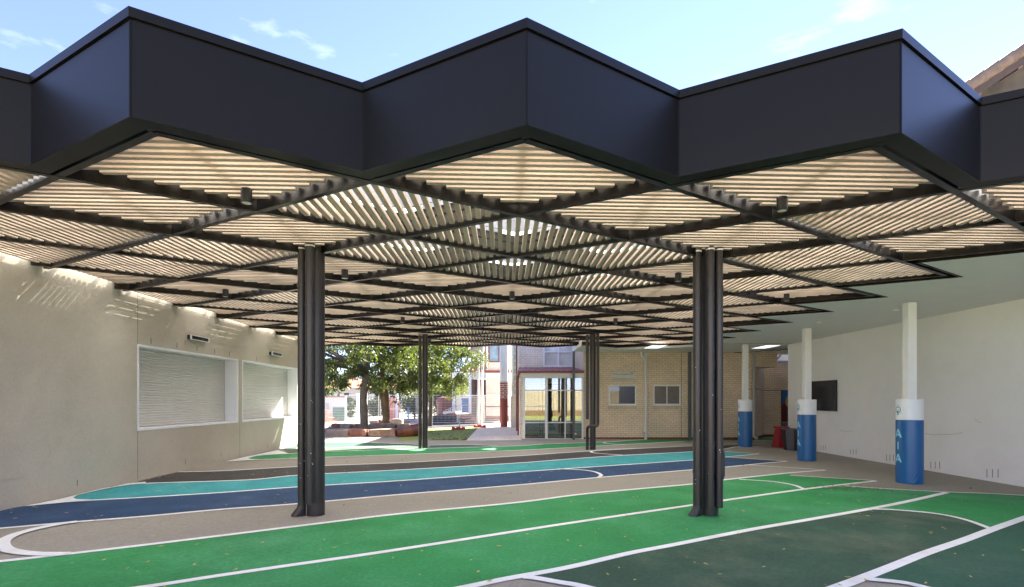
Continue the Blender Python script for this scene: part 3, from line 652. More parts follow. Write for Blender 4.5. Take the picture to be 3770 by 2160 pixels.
for (a, b, lb) in ((Y1, Y2, 'larger looking nearer roller shutter in the rendered wall'), (Y3, Y4, 'farther roller shutter in the rendered wall, next to the near left column')):
    f = MB(); e = 0.035
    for (y0, y1, z0, z1) in ((a-e, b+e, ZT-0.005, ZT+e), (a-e, b+e, ZA-e, ZA+0.005), (a-e, a+0.005, ZA+0.005, ZT-0.005), (b-0.005, b+e, ZA+0.005, ZT-0.005)):
        f.box(XL-0.004, XL+0.012, y0, y1, z0, z1)
    f.box(XL-0.33, XL-0.004, a, a+0.012, ZA+.012, ZT-.012); f.box(XL-0.33, XL-0.004, b-0.012, b, ZA+.012, ZT-.012); f.box(XL-0.33, XL-0.004, a, b, ZA, ZA+0.012); f.box(XL-0.33, XL-0.004, a, b, ZT-0.012, ZT)
    fo = f.build('shutter_frame', M['alu'], lw); fo['label'] = 'white frame and reveal round the '+('near' if a < 12 else 'far')+' shutter'
    sc = MB()
    for z in (ZA+0.09, ZA+0.35, ZA+0.9, ZT-0.1):
        for dx in (-0.07, -0.27): sc.box(XL+dx-0.006, XL+dx+0.006, b-0.015, b-0.0125, z-0.006, z+0.006)
    sc.build('screw', M['galv'], fo)
    s_ = MB(); z = ZA+0.012; n = 30; hh = (ZT-ZA-0.024)/n
    prof = []
    for k in range(n):
        z0 = z+k*hh
        for q in range(5):
            t_ = q/5; prof.append((XL-0.345+0.014*math.sin(math.pi*t_), z0+hh*t_))
    prof.append((XL-0.345, z+n*hh))
    s_.add([(x, a+0.012, zz) for x, zz in prof]+[(x, b-0.012, zz) for x, zz in prof], [(k, k+1, len(prof)+k+1, len(prof)+k)[::-1] for k in range(len(prof)-1)])
    s_.box(XL-0.5, XL-0.36, a, b, ZA, ZT)
    so_ = s_.build('roller_shutter', M['shutter'], lw); so_['label'] = 'ribbed light grey shutter, '+('near' if a < 12 else 'far')+' opening'
for (y0, y1, lb) in ((11.97, 12.69, 'slim black and white wall light above the nearer shutter'), (16.12, 16.84, 'slim black and white wall light above the farther shutter')):
    t = thing('wall_light', lb, 'light fitting', (XL, (y0+y1)/2, 3.08), 'wall lights above the shutters')
    mb = MB(); mb.box(XL, XL+0.085, y0, y1, 3.035, 3.125); mb.build('housing', M['black_plastic'], t)
    mb = MB()
    for (p, q, u, v) in ((y0, y1, 3.12, 3.135), (y0, y1, 3.025, 3.04), (y0, y0+0.015, 3.04, 3.12), (y1-0.015, y1, 3.04, 3.12)): mb.box(XL+0.07, XL+0.10, p-0.003, q+0.003, u, v)
    mb.build('rim', M['alu'], t)

# ------------------------------------------------------------------ right side: soffit, wall, padded posts
rw = thing('white_wall', 'long off white rendered wall on the right side of the covered way', 'wall', (XR+0.15, 12, 0))
mb = MB(); mb.box(XR, XR+0.55, -3, 18.6, -0.3, ZC+0.3); mb.box(XR+0.56, 15.4, 18.3, 18.58, -0.3, ZC+0.3); mb.box(15.1, 15.4, 18.58, 24, -0.3, ZC+0.3); mb.build('wall_face', M['white_wall'], rw)  # main wall, plus unseen return walls added to block the sun
mb = MB()
for x0 in ((770, 786, 802, 980, 1012), (967, 986, 1006, 1006, 1042), (1210, 1233, 1257, 1042, 1085), (1507, 1536, 1566, 1090, 1137), (1883, 1920, 1958, 1140, 1197)):
    for xx in x0[:3]:
        px = (2600+xx/1.82)/1.4836; Y = XR*F/(px-CX); py0 = (1100+x0[3]/1.82)/1.4836; py1 = (1100+x0[4]/1.82)/1.4836
        mb.box(XR-0.0015, XR+0.01, Y-0.007, Y+0.007, wz(py1, Y), wz(py0, Y))
mb.build('vent_slot', mat('dark_slot', (0.16, 0.14, 0.12), 0.9), rw)
mb = MB()
for P_ in ([(2296, 1075), (2318, 1079), (2340, 1077), (2362, 1078), (2389, 1073)], [(2085, 1068), (2100, 1070), (2118, 1069)], [(2420, 1040), (2428, 1046), (2437, 1049)]):
    q_ = [(XR*F/(a-CX), wz(b, XR*F/(a-CX))) for a, b in P_]
    for (ya, za_), (yb, zb_) in zip(q_[:-1], q_[1:]): mb.add([(XR-0.0012, ya, za_-0.004), (XR-0.0012, yb, zb_-0.004), (XR-0.0012, yb, zb_+0.004), (XR-0.0012, ya, za_+0.004)], [(0, 1, 2, 3), (3, 2, 1, 0)])
mb.build('scuff_mark', mat('grey_scuff', (0.42, 0.41, 0.40), 0.9), rw)
# soffit slab, its left edge cut to the canopy zigzag
sf = thing('covered_way_roof', 'flat pale green grey soffit over the covered way, cut in a zigzag beside the canopy', 'roof', (7, 14, ZC))
poly = [(p.x+0.02, p.y) for p in RT]
poly = [(q[0], q[1]) for q in poly]
bk = [(3, 18), (2, 17), (1, 18)]
bkp = [(P2(*q).x, P2(*q).y+0.14) for q in bk]
poly2 = poly+[(bkp[0][0], bkp[0][1]), (bkp[1][0], bkp[1][1]), (2.75, bkp[1][1]+0.3), (2.75, 21.15), (3.2, 21.15), (3.2, 21.58), (14.5, 21.58), (14.5, 18.62), (XR, 18.62), (XR, poly[0][1]-0.5), (poly[0][0], poly[0][1]-0.5)]
# lay it as a prism
mb = MB(); mb.prism(poly2, ZC, ZC+0.30); nRT = len(RT)
mb.v = [(v[0], v[1], ZB-0.012) if (v[2] == ZC and any(abs(v[0]-q[0]) < 1e-6 and abs(v[1]-q[1]) < 1e-6 for q in poly[:16])) else v for v in mb.v]
mb.build('soffit_board', M['soffit'], sf)
mb = MB(); mb.box(10.30, 15.4, 21.58, 22.9, ZC+0.02, ZC+0.3); mb.build('sun_shield_roof', M['soffit'], sf)  # roof extension added to keep sun off the ground behind the bins
mb = MB()
for y in (18.2, 20.6): mb.box(5.9, XR, y-0.004, y+0.004, ZC-0.0015, ZC+0.01)
mb.bar((3.6, 21.4), (4.9, 19.8), 0.008, ZC-0.0025, ZC+0.01)
mb.build('board_joint', mat('soffit_joint', (0.34, 0.36, 0.33), 0.9), sf)
mb = MB(); mb.box(2.71, 2.75, 18.9, 21.2, ZC-0.01, ZC+0.36); mb.box(2.75, 3.2, 21.15, 21.2, ZC-0.01, ZC+0.36); mb.build('edge_board', M['white'], sf)
for (x0, x1, y0, y1) in ((5.24, 5.80, 18.8, 19.9), (9.36, 9.88, 18.8, 19.95)):
    mb = MB(); mb.add([(x0, y0, ZC-0.004), (x0, y1, ZC-0.004), (x1, y1, ZC-0.004), (x1, y0, ZC-0.004)], [(0, 1, 2, 3)]); mb.build('light_panel', M['panel_lit'], sf)
for (x, y, k) in ((8.4, 8.1, 0), (8.5, 11.4, 1), (7.9, 13.2, 2), (7.6, 17.0, 3)):
    mb = MB(); mb.lathe(x, y, [(0.045, ZC-0.028), (0.055, ZC-0.012), (0.06, ZC)], 18)
    tag(mb.build('smoke_detector', M['white'], None, True), ['round white detector on the soffit nearest the camera', 'round white detector on the soffit, second from the camera', 'round white detector on the soffit, third from the camera', 'round white detector on the soffit farthest from the camera'][k], 'detector', 'detectors on the soffit')

def on_cyl(mb, X, Y, r, ang, z, P, th=0.002):      # flat outline wrapped on a cylinder, P = [(u,v)...] metres
    tr = geometry.tessellate_polygon([[Vector((u, v, 0)) for u, v in P]])
    vs = [(X+(r+th)*math.cos(ang-u/r), Y+(r+th)*math.sin(ang-u/r), z+v) for u, v in P]
    fs = []
    for t in tr:
        a, b, c_ = [Vector(P[k]) for k in t]
        if (b-a).x*(c_-a).y-(b-a).y*(c_-a).x > 0: t = t[::-1]
        fs.append(tuple(t))
    mb.add(vs, fs)
def disc(cx, cy, r, n=24, k=1.0): return [(cx+r*math.cos(2*math.pi*q/n), cy+k*r*math.sin(2*math.pi*q/n)) for q in range(n)]
def letter_A(mb, X, Y, r, ang, z, th):
    w, h = 0.155, 0.165; s_ = 0.036
    def sl(v, side): return side*(w/2*(1-v/h))
    n = 6
    for side in (-1, 1):
        for k in range(n):
            v0, v1 = h*k/n, h*(k+1)/n
            o0, o1 = sl(v0, side), sl(v1, side)
            top = 0.018
            P = [(o0*0.86+side*top, v0), (o1*0.86+side*top, v1), (o1*0.86+side*top-side*s_, v1), (o0*0.86+side*top-side*s_, v0)]
            on_cyl(mb, X, Y, r, ang, z, P, th)
    on_cyl(mb, X, Y, r, ang, z, [(-0.045, 0.035), (0.045, 0.035), (0.035, 0.065), (-0.035, 0.065)], th+0.0006)
def padded_post(X, Y, label):
    z0 = gz(X, Y); t = thing('padded_post', label, 'post', (X, Y, z0), 'white posts wrapped in blue and white pads')
    mb = MB(); mb.box(X-0.085, X+0.085, Y-0.085, Y+0.085, z0-0.02, ZC); mb.build('post_shaft', M['white'], t, False, 0.008)
    r = 0.230; n = 72
    # blue pad with slanting creases
    zb0, zb1, zt = z0+0.002, 1.236, 1.65
    rows = 60; vs = []
    camang = math.atan2(-Y, -X)
    for q in range(rows+1):
        z = zb0+(zb1-zb0)*q/rows
        for k in range(n):
            a = 2*math.pi*k/n
            da = (a-camang+math.pi) % (2*math.pi)-math.pi
            cre = math.exp(-((da-0.50)/0.20)**2)*0.0055*math.sin((z*11.5-da*3.2)*2*math.pi*0.9+2.0*math.sin(z*9+X))*min(1, max(0.15, (1.15-z)*1.6))
            rr = r+cre+(-0.004 if q in (0, rows) else 0)
            vs.append((X+rr*math.cos(a), Y+rr*math.sin(a), z))
    fs = [(q*n+k, q*n+(k+1) % n, (q+1)*n+(k+1) % n, (q+1)*n+k) for q in range(rows) for k in range(n)]+[tuple(range(n))[::-1], tuple(range(rows*n, rows*n+n))]
    mb = MB(); mb.add(vs, fs); bp = mb.build('blue_pad', M['pad_blue'], t, True)
    mb = MB(); mb.lathe(X, Y, [(r-0.002, zb1+0.002), (r+0.003, zb1+0.008), (r+0.004, zt-0.02), (r-0.004, zt-0.002), (r-0.02, zt)], n); wp = mb.build('white_pad', M['pad_white'], t, True)
    ang = math.pi
    for zl_ in (0.885, 0.385):
        mb = MB(); letter_A(mb, X, Y, r, ang, zl_, 0.004); mb.build('letter', M['letter'], bp)
    mb = MB(); on_cyl(mb, X, Y, r, ang, 0.640, [(-0.017, 0), (0.017, 0), (0.017, 0.155), (-0.017, 0.155)], 0.004)
    mb.build('letter', M['letter'], bp)
    e = MB(); on_cyl(e, X, Y, r+.004, ang, 1.44, [(0.0, 0.115), (0.035, 0.075), (0.062, 0.045), (0.072, 0.0), (0.06, -0.045), (-0.06, -0.045), (-0.072, 0.0), (-0.062, 0.045), (-0.035, 0.075)], 0.002)
    on_cyl(e, X, Y, r+.004, ang, 1.44, [(-0.10, -0.075), (-0.05, -0.055), (0.03, -0.066), (0.08, -0.052), (0.145, -0.062), (0.12, -0.072), (0.14, -0.085), (0.07, -0.076), (0.0, -0.088), (-0.06, -0.072), (-0.10, -0.09)], 0.0044)
    eo = e.build('emblem', M['letter'], wp)
    e = MB(); on_cyl(e, X, Y, r+.004, ang, 1.44, disc(0, 0.0, 0.063, 28), 0.0026); on_cyl(e, X, Y, r+.004, ang, 1.44, disc(0, -0.088, 0.025, 14, 0.5), 0.0036)
    e.build('emblem_ring', M['navy_print'], eo)
    e = MB(); on_cyl(e, X, Y, r+.004, ang, 1.44, disc(0, 0.0, 0.048, 24, 1.05), 0.0032); e.build('emblem_field', M['pad_white'], eo)
    e = MB(); on_cyl(e, X, Y, r+.004, ang, 1.44, [(-0.018, -0.018), (-0.008, -0.012), (0.0, -0.022), (0.008, -0.012), (0.018, -0.018), (0.011, -0.045), (0.0, -0.06), (-0.011, -0.045)], 0.0038)
    on_cyl(e, X, Y, r+.004, ang, 1.44, [(-0.04, 0.004), (-0.022, 0.012), (-0.006, 0.002), (-0.022, 0.005)], 0.0038); on_cyl(e, X, Y, r+.004, ang, 1.44, [(0.04, 0.004), (0.006, 0.002), (0.022, 0.012)], 0.0038)
    e.build('emblem_mark', M['navy_print'], eo)
padded_post(8.16, 10.58, 'nearest blue and white padded post lettered A I A')
padded_post(8.28, 14.40, 'middle padded post lettered A I A, in front of the wall screen')
padded_post(8.46, 18.50, 'farthest padded post lettered A I A, just right of the near right column')

def screen(y0, y1, z0, z1, lb):
    t = thing('wall_screen', lb, 'television', (XR, (y0+y1)/2, z0))
    mb = MB(); mb.box(XR-0.065, XR-0.02, y0, y1, z0, z1); mb.build('casing', M['black_plastic'], t, False, 0.004)
    mb = MB(); mb.box(XR-0.067, XR-0.0655, y0+0.012, y1-0.012, z0+0.02, z1-0.012); mb.build('display', M['screen'], t)
    mb = MB(); mb.box(XR-0.02, XR, (y0+y1)/2-0.3, (y0+y1)/2+0.3, z0+0.25, z1-0.25); mb.build('wall_bracket', M['galv'], t)
screen(15.81, 17.49, 1.297, 2.244, 'black television on the white wall behind the middle padded post')
screen(8.30, 9.98, 1.305, 2.245, 'television edge on the white wall at the right edge of the photo')

# bins
def octa(cx, cy, r, rot=math.pi/8): return [(cx+r*math.cos(rot+q*math.pi/4), cy+r*math.sin(rot+q*math.pi/4)) for q in range(8)]
bx, by = 9.52, 17.35; z0 = gz(bx, by)
t = thing('litter_bin', 'octagonal grey and maroon litter bin behind the middle padded post', 'bin', (bx, by, z0))
lo, hi = octa(bx, by, 0.27), octa(bx, by, 0.36)
for par, mm in ((0, 'bin_grey'), (1, 'bin_maroon')):
    mb = MB()
    for q in range(8):
        if q % 2 != par: continue
        q2 = (q+1) % 8
        a, b = Vector(lo[q]), Vector(lo[q2]); c0, d0 = Vector(hi[q]), Vector(hi[q2]); ins = 0.012*par
        ctr = Vector((bx, by))
        a, b, c0, d0 = [p+(ctr-p).normalized()*ins for p in (a, b, c0, d0)]
        if par == 0:      # corner panels get broader toward the foot
            pass
        mb.add([(a.x, a.y, z0), (b.x, b.y, z0), (d0.x, d0.y, z0+0.68), (c0.x, c0.y, z0+0.68)], [(0, 1, 2, 3)])
    mb.build('side_panel', M[mm], t)
mb = MB(); o8, i8 = octa(bx, by, 0.375), octa(bx, by, 0.29)
for q in range(8):
    q2 = (q+1) % 8
    for zz, fl in ((0.70, 1), (0.67, 0)):
        f_ = (0, 1, 2, 3) if fl else (3, 2, 1, 0)
        mb.add([(*o8[q], z0+zz), (*o8[q2], z0+zz), (*i8[q2], z0+zz), (*i8[q], z0+zz)], [f_])
    mb.add([(*o8[q], z0+0.67), (*o8[q2], z0+0.67), (*o8[q2], z0+0.70), (*o8[q], z0+0.70)], [(0, 1, 2, 3)])
    mb.add([(*i8[q], z0+0.60), (*i8[q2], z0+0.60), (*i8[q2], z0+0.70), (*i8[q], z0+0.70)], [(3, 2, 1, 0)])
mb.build('rim', M['bin_grey'], t)
mb = MB(); mb.add([(x, y, z0+0.45) for x, y in i8], [tuple(range(8))]); mb.build('liner', M['black_plastic'], t)
bx, by = 9.66, 18.35; z0 = gz(bx, by)
t = thing('litter_bin', 'tapered red plastic bin beside the octagonal bin at the end of the white wall', 'bin', (bx, by, z0))
mb = MB()
def frus(mb, cx, cy, a0, a1, z0, z1):
    vs = [(cx+sx*a, cy+sy*a, z) for a, z in ((a0, z0), (a1, z1)) for sx, sy in ((-1, -1), (1, -1), (1, 1), (-1, 1))]
    mb.add(vs, [(3,2,1,0),(4,5,6,7),(0,1,5,4),(1,2,6,5),(2,3,7,6),(3,0,4,7)])
frus(mb, bx, by, 0.24, 0.15, z0, z0+0.66); mb.build('body', M['bin_red'], t, False, 0.02)
mb = MB(); frus(mb, bx, by, 0.20, 0.19, z0+0.655, z0+0.73); mb.build('lid', M['bin_red'], t, False, 0.015)

# ------------------------------------------------------------------ brick facade at the back
YF = 21.6
fac = thing('brick_building', 'cream split face brick building closing the back of the yard', 'building', (7, YF, 0))
W1 = (4.247, 5.38, 1.436, 2.25); W2 = (6.094, 7.21, 1.436, 2.25)
mb = MB()
def holes(mb, x0, x1, z0, z1, ys, ye, hs):
    xs = sorted({x0, x1}|{h[0] for h in hs}|{h[1] for h in hs})
    for a, b in zip(xs[:-1], xs[1:]):
        hh = [h for h in hs if h[0] <= a+1e-6 and h[1] >= b-1e-6]
        if hh:
            mb.box(a, b, ys, ye, z0, hh[0][2]); mb.box(a, b, ys, ye, hh[0][3], z1)
        else: mb.box(a, b, ys, ye, z0, z1)
holes(mb, 3.2, 10.3, 0.10, 4.4, YF, YF+0.25, [W1, W2])
mb.box(3.2, 3.45, YF+0.25, 24.6, 0.1, 7.5)
mb.box(10.3, 11.2, YF, YF+1.0, 3.0, 4.4)
mb.prism([(10.3, YF), (11.55, 23.4), (11.55, 23.65), (10.3, 21.86)], 0.10, 3.26)
mb.box(11.55, 15.0, 23.4, 23.65, 0.10, 3.14)
mb.build('wall', M['brick'], fac)
mb = MB(); mb.box(3.2, 10.3, YF-0.012, YF+0.2, -0.2, 0.10); mb.prism([(10.3, YF-0.012), (11.56, 23.385), (11.56, 23.65), (10.3, 21.8)], -0.2, 0.0995); mb.box(11.56, 15, 23.385, 23.6, -0.2, 0.10)
mb.build('plinth', M['brick_red'], fac)
mb = MB(); mb.box(11.55, 15.0, 23.395, 23.66, 3.14, 3.26)
for w in (W1, W2): mb.box(w[0]-0.03, w[1]+0.03, YF-0.008, YF+0.1, w[2]-0.19, w[2]-0.03)
mb.build('soldier_course', M['brick_top'], fac)
mb = MB(); mb.box(7.235, 7.25, YF-0.004, YF, 0.1, 4.2); mb.build('control_joint', M['black_plastic'], fac)
def window(w, mat_, mull, lb):
    x0, x1, z0, z1 = w; t_ = 0.045
    f = MB(); f.box(x0, x1, YF-0.02, YF+0.06, z0, z0+t_); f.box(x0, x1, YF-0.02, YF+0.06, z1-t_, z1)
    f.box(x0, x0+t_, YF-0.02, YF+0.06, z0+t_, z1-t_); f.box(x1-t_, x1, YF-0.02, YF+0.06, z0+t_, z1-t_)
    f.box(x0-0.03, x1+0.03, YF-0.03, YF-0.002, z0-0.03, z0-0.003)
    if mull: f.box((x0+x1)/2-0.015, (x0+x1)/2+0.015, YF-0.015, YF+0.05, z0+t_, z1-t_)
    fo = f.build('window_frame', M['white'], fac); fo['label'] = lb
    g_ = MB(); g_.box(x0+t_, x1-t_, YF+0.02, YF+0.026, z0+t_, z1-t_); g_.build('pane', M[mat_], fo)
    if not mull:
        k = MB(); k.box(x0+0.5, x0+0.62, YF+0.10, YF+0.13, z0+0.05, z1-0.05); k.box(x1-0.15, x1-0.06, YF+0.10, YF+0.13, z0+0.05, z1-0.05); k.build('blind', M['black_plastic'], fo)
        k = MB(); k.box(x0+0.05, x1-0.05, YF+0.2, YF+0.22, z0+0.35, z1-0.03); k.build('curtain', M['terracotta'], fo)
window(W1, 'glass_dark', False, 'dark window under the sign'); window(W2, 'glass_frost', True, 'dusty two pane window')
mb = MB(); mb.box(3.3, 9.5, YF+0.8, YF+0.9, 0, 3.5); mb.build('interior_wall', M['interior'], fac)
# downpipe things on the facade
def pipe_thing(name, lb, paths, r, m_, cat='pipe', joints=()):
    t = thing(name, lb, cat, tuple(paths[0][-1]))
    for k, P in enumerate(paths):
        mb = MB(); mb.tube(P, r, 16)
        if k == 0:
            for z in joints: mb.vtube(P[0][0], P[0][1], z-0.02, z+0.02, r+0.012, 16)
        mb.build('pipe' if k == 0 else 'branch', M[m_], t, True)
    return t
px = 5.755; py = YF-0.09
t = pipe_thing('drainpipe', 'pale grey drainpipe between the two windows of the brick facade', [[(px, py, ZC), (px, py, gz(px, py))], [(px-0.18, py, ZC), (px-0.17, py, ZC-0.15), (px-0.03, py, ZC-0.30)]], 0.054, 'pvc_grey', joints=(2.9, 0.9, 0.32))
mb = MB(); mb.tube([(px, py-0.02, 0.30), (px-0.08, py-0.05, 0.33), (px-0.13, py-0.06, 0.33)], [0.04, 0.06, 0.05], 14); mb.build('cleanout', M['pvc_grey'], t, True)
pipe_thing('drainpipe', 'weathered grey drainpipe with an open shoe right of the farthest padded post', [[(10.2, YF-0.08, ZC), (10.2, YF-0.08, 0.22), (10.22, YF-0.10, 0.12), (10.30, YF-0.2, 0.06)]], 0.062, 'galv', joints=(2.85, 1.35))
mb = MB(); mb.box(7.47, 7.58, YF-0.25, YF-0.15, gz(7.5, YF)-0.02, ZC); tag(mb.build('steel_post', M['post_grey'], None, False, 0.005), 'slate grey square post against the brick facade left of the near right column', 'post')
mb = MB(); mb.box(2.70, 2.79, 21.08, 21.17, gz(2.7, 21)-0.02, ZC); tag(mb.build('steel_post', M['post_grey'], None, False, 0.005), 'thin grey post in front of the glazed lobby holding the soffit corner', 'post')
# cable
P = []
for k in range(13): P.append((9.3+k*0.13, 21.3-k*0.14, ZC-0.03-0.03*(k % 2)))
mb = MB(); mb.tube(P, 0.012, 8); tag(mb.build('cable', M['black_plastic'], None, True), 'black cable looped along the soffit above the grey drainpipe', 'cable')
mb = MB(); mb.tube([(9.75, YF-0.02, 2.06), (10.35, YF-0.03, 2.1), (10.9, 22.4, 2.08), (11.5, 23.3, 2.06), (12.3, 23.37, 2.08)], 0.01, 8); tag(mb.build('cable', M['black_plastic'], None, True), 'thin dark cable running along the brick to the mural', 'cable')
rs = thing('rear_sun_block', 'added pale wall blocking the sun, with dark steel rafters seen through the gap above the mural wall', 'building', (12, 26, 0))
mb = MB(); mb.box(9.2, 19, 26, 26.3, 0, 11); mb.build('wall', M['wall_pale'], rs)  # tall wall added to stop sun falling into the rear passage
mb = MB()
for x in (11.5, 12.3, 13.1, 13.9): mb.tube([(x, 25.6, 3.45), (x+0.75, 25.6, 4.3)], 0.05, 6)
mb.box(11, 15, 25.5, 25.6, 3.25, 3.55); mb.build('rafters', M['post_grey'], rs)
# sign with writing
sg = thing('wall_sign', 'cream sign board with green Arabic and blue English writing above the dark window', 'sign', (4.83, YF, 2.63))
mb = MB(); mb.box(4.357, 5.31, YF-0.018, YF-0.002, 2.444, 2.815); mb.build('board', M['sign'], sg, False, 0.006)
mb = MB()
for x, z in ((4.375, 2.795), (5.292, 2.795), (4.375, 2.464), (5.292, 2.464)): mb.lathe(x, YF-0.02, [(0.012, 0), (0.012, 0.001)], 8); mb.box(x-0.014, x+0.014, YF-0.024, YF-0.018, z-0.012, z+0.012)
mb.build('corner_fixing', M['mulch'], sg)
def text(body, loc, size, m_, parent, name='lettering', align='LEFT', width=None):
    cu = bpy.data.curves.new(name, 'FONT'); cu.body = body; cu.size = size; cu.align_x = align; cu.extrude = 0.0006; cu.offset = size*0.012; cu.resolution_u = 3
    o = bpy.data.objects.new(name, cu); COL.objects.link(o)
    bpy.context.view_layer.update(); dg = bpy.context.evaluated_depsgraph_get()
    me = bpy.data.meshes.new_from_object(o.evaluated_get(dg)); bpy.data.objects.remove(o)
    me.name = name
    if len(me.vertices) and width:
        xs_ = [v.co.x for v in me.vertices]; w_ = max(xs_)-min(xs_)
        k = width/w_
        for v in me.vertices: v.co.x = (v.co.x-min(xs_))*k
    if not me.materials: me.materials.append(m_)
    else: me.materials[0] = m_
    q = bpy.data.objects.new(name, me); COL.objects.link(q)
    q.rotation_euler = (R(90), 0, 0); q.location = Vector(loc)-(parent_world(parent) if parent else Vector())
    q.parent = parent
    return q
# joined letter forms, written right to left
ar = '\u0633\u0646\u0631\u064a\u0647\u0645 \u0622\u064a\u0627\u062a\u0646\u0627 \u0641\u064a \u0627\u0644\u0622\u0641\u0627\u0642 \u0648\u0641\u064a \u0623\u0646\u0641\u0633\u0647\u0645 \u062d\u062a\u0649 \u064a\u062a\u0628\u064a\u0646 \u0644\u0647\u0645 \u0623\u0646\u0647 \u0627\u0644\u062d\u0642'
PF = {'\u0627': (0xFE8D,0xFE8E), '\u0622': (0xFE81,0xFE82), '\u0623': (0xFE83,0xFE84), '\u0631': (0xFEAD,0xFEAE), '\u0648': (0xFEED,0xFEEE), '\u0649': (0xFEEF,0xFEF0),
      '\u0628': (0xFE8F,0xFE90,0xFE91,0xFE92), '\u062a': (0xFE95,0xFE96,0xFE97,0xFE98), '\u062d': (0xFEA1,0xFEA2,0xFEA3,0xFEA4), '\u0633': (0xFEB1,0xFEB2,0xFEB3,0xFEB4),
      '\u0641': (0xFED1,0xFED2,0xFED3,0xFED4), '\u0642': (0xFED5,0xFED6,0xFED7,0xFED8), '\u0644': (0xFEDD,0xFEDE,0xFEDF,0xFEE0), '\u0645': (0xFEE1,0xFEE2,0xFEE3,0xFEE4),
      '\u0646': (0xFEE5,0xFEE6,0xFEE7,0xFEE8), '\u0647': (0xFEE9,0xFEEA,0xFEEB,0xFEEC), '\u064a': (0xFEF1,0xFEF2,0xFEF3,0xFEF4)}
out = ''
for wd in ar.split(' '):
    res = []
    for k, ch in enumerate(wd):
        pv = k > 0 and len(PF[wd[k-1]]) == 4; nx = k < len(wd)-1 and len(PF[ch]) == 4
        f_ = PF[ch]; idx = (3 if pv and nx else 2 if nx else 1 if pv else 0); res.append(chr(f_[idx]))
    out = ''.join(reversed(res))+(' '+out if out else '')
text('\u201d '+out+' \u201c', (4.385, YF-0.0195, 2.685), 0.095, M['sign_green'], sg, width=0.90)
text('Quran 41:53', (4.40, YF-0.0195, 2.572), 0.034, M['sign_blue'], sg, width=0.18)
text('In time, We shall show them Our Signs in the horizons of the universe', (4.40, YF-0.0195, 2.520), 0.042, M['sign_blue'], sg, width=0.86)
text('and within themselves until they realise it (the Quran) is the Truth', (4.405, YF-0.0195, 2.468), 0.042, M['sign_blue'], sg, width=0.82)
mb = MB(); mb.add([(5.20+0.055*math.cos(q*.524), YF-0.0192, 2.765+0.026*math.sin(q*.524)) for q in range(12)], [tuple(range(12))])
mb.build('emblem', M['galv'], sg)
# mural
mu = thing('mural_board', 'blue and maroon painted mural board on the brick wall above the red bin', 'mural', (12.6, 23.38, 1.2))
mb = MB(); mb.box(12.30, 13.4, 23.36, 23.39, 0.47, 2.08); mb.build('board', M['mural_maroon'], mu)
mb = MB(); mb.box(12.33, 13.37, 23.354, 23.36, 1.45, 2.05); mb.build('painted_sky', M['mural_blue'], mu)
mb = MB(); mb.box(12.33, 13.37, 23.352, 23.36, 0.62, 0.66); mb.build('painted_line', M['mural_yellow'], mu)
mb = MB(); mb.box(12.33, 13.37, 23.353, 23.36, 0.5, 0.6); mb.build('painted_water', M['mural_blue'], mu)
mb = MB(); mb.add([(12.62+0.14*math.cos(a)*k1, 23.350, 1.55+0.26*math.sin(a)) for a, k1 in [(q*math.pi/8, 1) for q in range(16)]], [tuple(range(16))]); mb.build('painted_shape', M['mural_yellow'], mu)
mb = MB(); mb.add([(12.68+0.17*math.cos(q*math.pi/8), 23.348, 1.0+0.45*math.sin(q*math.pi/8)) for q in range(16)], [tuple(range(16))]); mb.build('painted_shape', M['mural_grey'], mu)
for o in mu.children:
    if o.name.startswith('painted_shape'):
        for pl in o.data.polygons: pass

# ------------------------------------------------------------------ glazed lobby and two storey block behind
YL = 21.45; YB = 24.6
lob = thing('glazed_lobby', 'white framed glass lobby with burgundy gutter in front of the pale brick block', 'lobby', (1.9, YL, 0))
XA, XB = 0.70, 3.19
def fr(mb, x0, x1, z0, z1, y=YL, d=0.07): mb.box(x0, x1, y, y+d, z0, z1)
mb = MB()
vz = [(0.70, 0.80), (1.62, 1.72), (2.415, 2.46), (3.12, 3.19)]
for a, b in vz: fr(mb, a, b, 0.02, 2.57)
hz = [(0.02, 0.06, 0, 3), (0.69, 0.735, 0, 3), (1.355, 1.395, 0, 1), (2.01, 2.055, 0, 3), (2.53, 2.57, 0, 3)]
for z0_, z1_, s0, s1 in hz:
    for k in range(s0, s1): fr(mb, vz[k][1], vz[k+1][0], z0_, z1_, YL+0.004, 0.06)
mb.build('glazing_frame', M['alu'], lob)
for k in range(3):
    mb = MB(); mb.box(vz[k][1], vz[k+1][0], YL+0.03, YL+0.036, 0.06, 2.53); mb.build('pane', M['glass'], lob)
mb = MB(); mb.box(0.62, 3.2, YL-0.06, YL+0.10, 2.572, 2.74); mb.build('white_fascia', M['white'], lob)
mb = MB(); mb.box(0.50, 3.19, YL-0.16, YL-0.06, 2.735, 2.83); mb.box(0.50, 0.60, YL-0.058, YB-0.6, 2.735, 2.83); mb.build('gutter', M['burgundy'], lob)
mb = MB(); mb.add([(0.5, YL-0.1, 2.835), (3.19, YL-0.1, 2.835), (3.19, YB, 3.16), (0.62, YB, 3.16)], [(0, 1, 2, 3)])
for k in range(11): x = 0.7+k*0.24; mb.add([(x, YL-0.1, 2.835), (x+0.03, YL-0.1, 2.862), (x+0.06, YL-0.1, 2.835), (x, YB, 3.16), (x+0.03, YB, 3.187), (x+0.06, YB, 3.16)], [(0, 1, 4, 3), (1, 2, 5, 4), (0, 2, 1)])
mb.build('roof', M['burgundy'], lob)
mb = MB(); mb.box(0.59, 0.70, YL+0.02, YL+0.4, 0.0, 2.57); mb.box(0.59, 0.70, YL+0.4, 23.9, 0.0, 2.57); mb.box(0.70, 1.45, 22.9, 23.0, 0.1, 2.57); mb.build('brick_return', M['brick_pale'], lob)
mb = MB(); mb.box(0.70, 1.45, 22.88, 22.9, 0.0, 0.12); mb.build('plinth', M['brick_red'], lob)
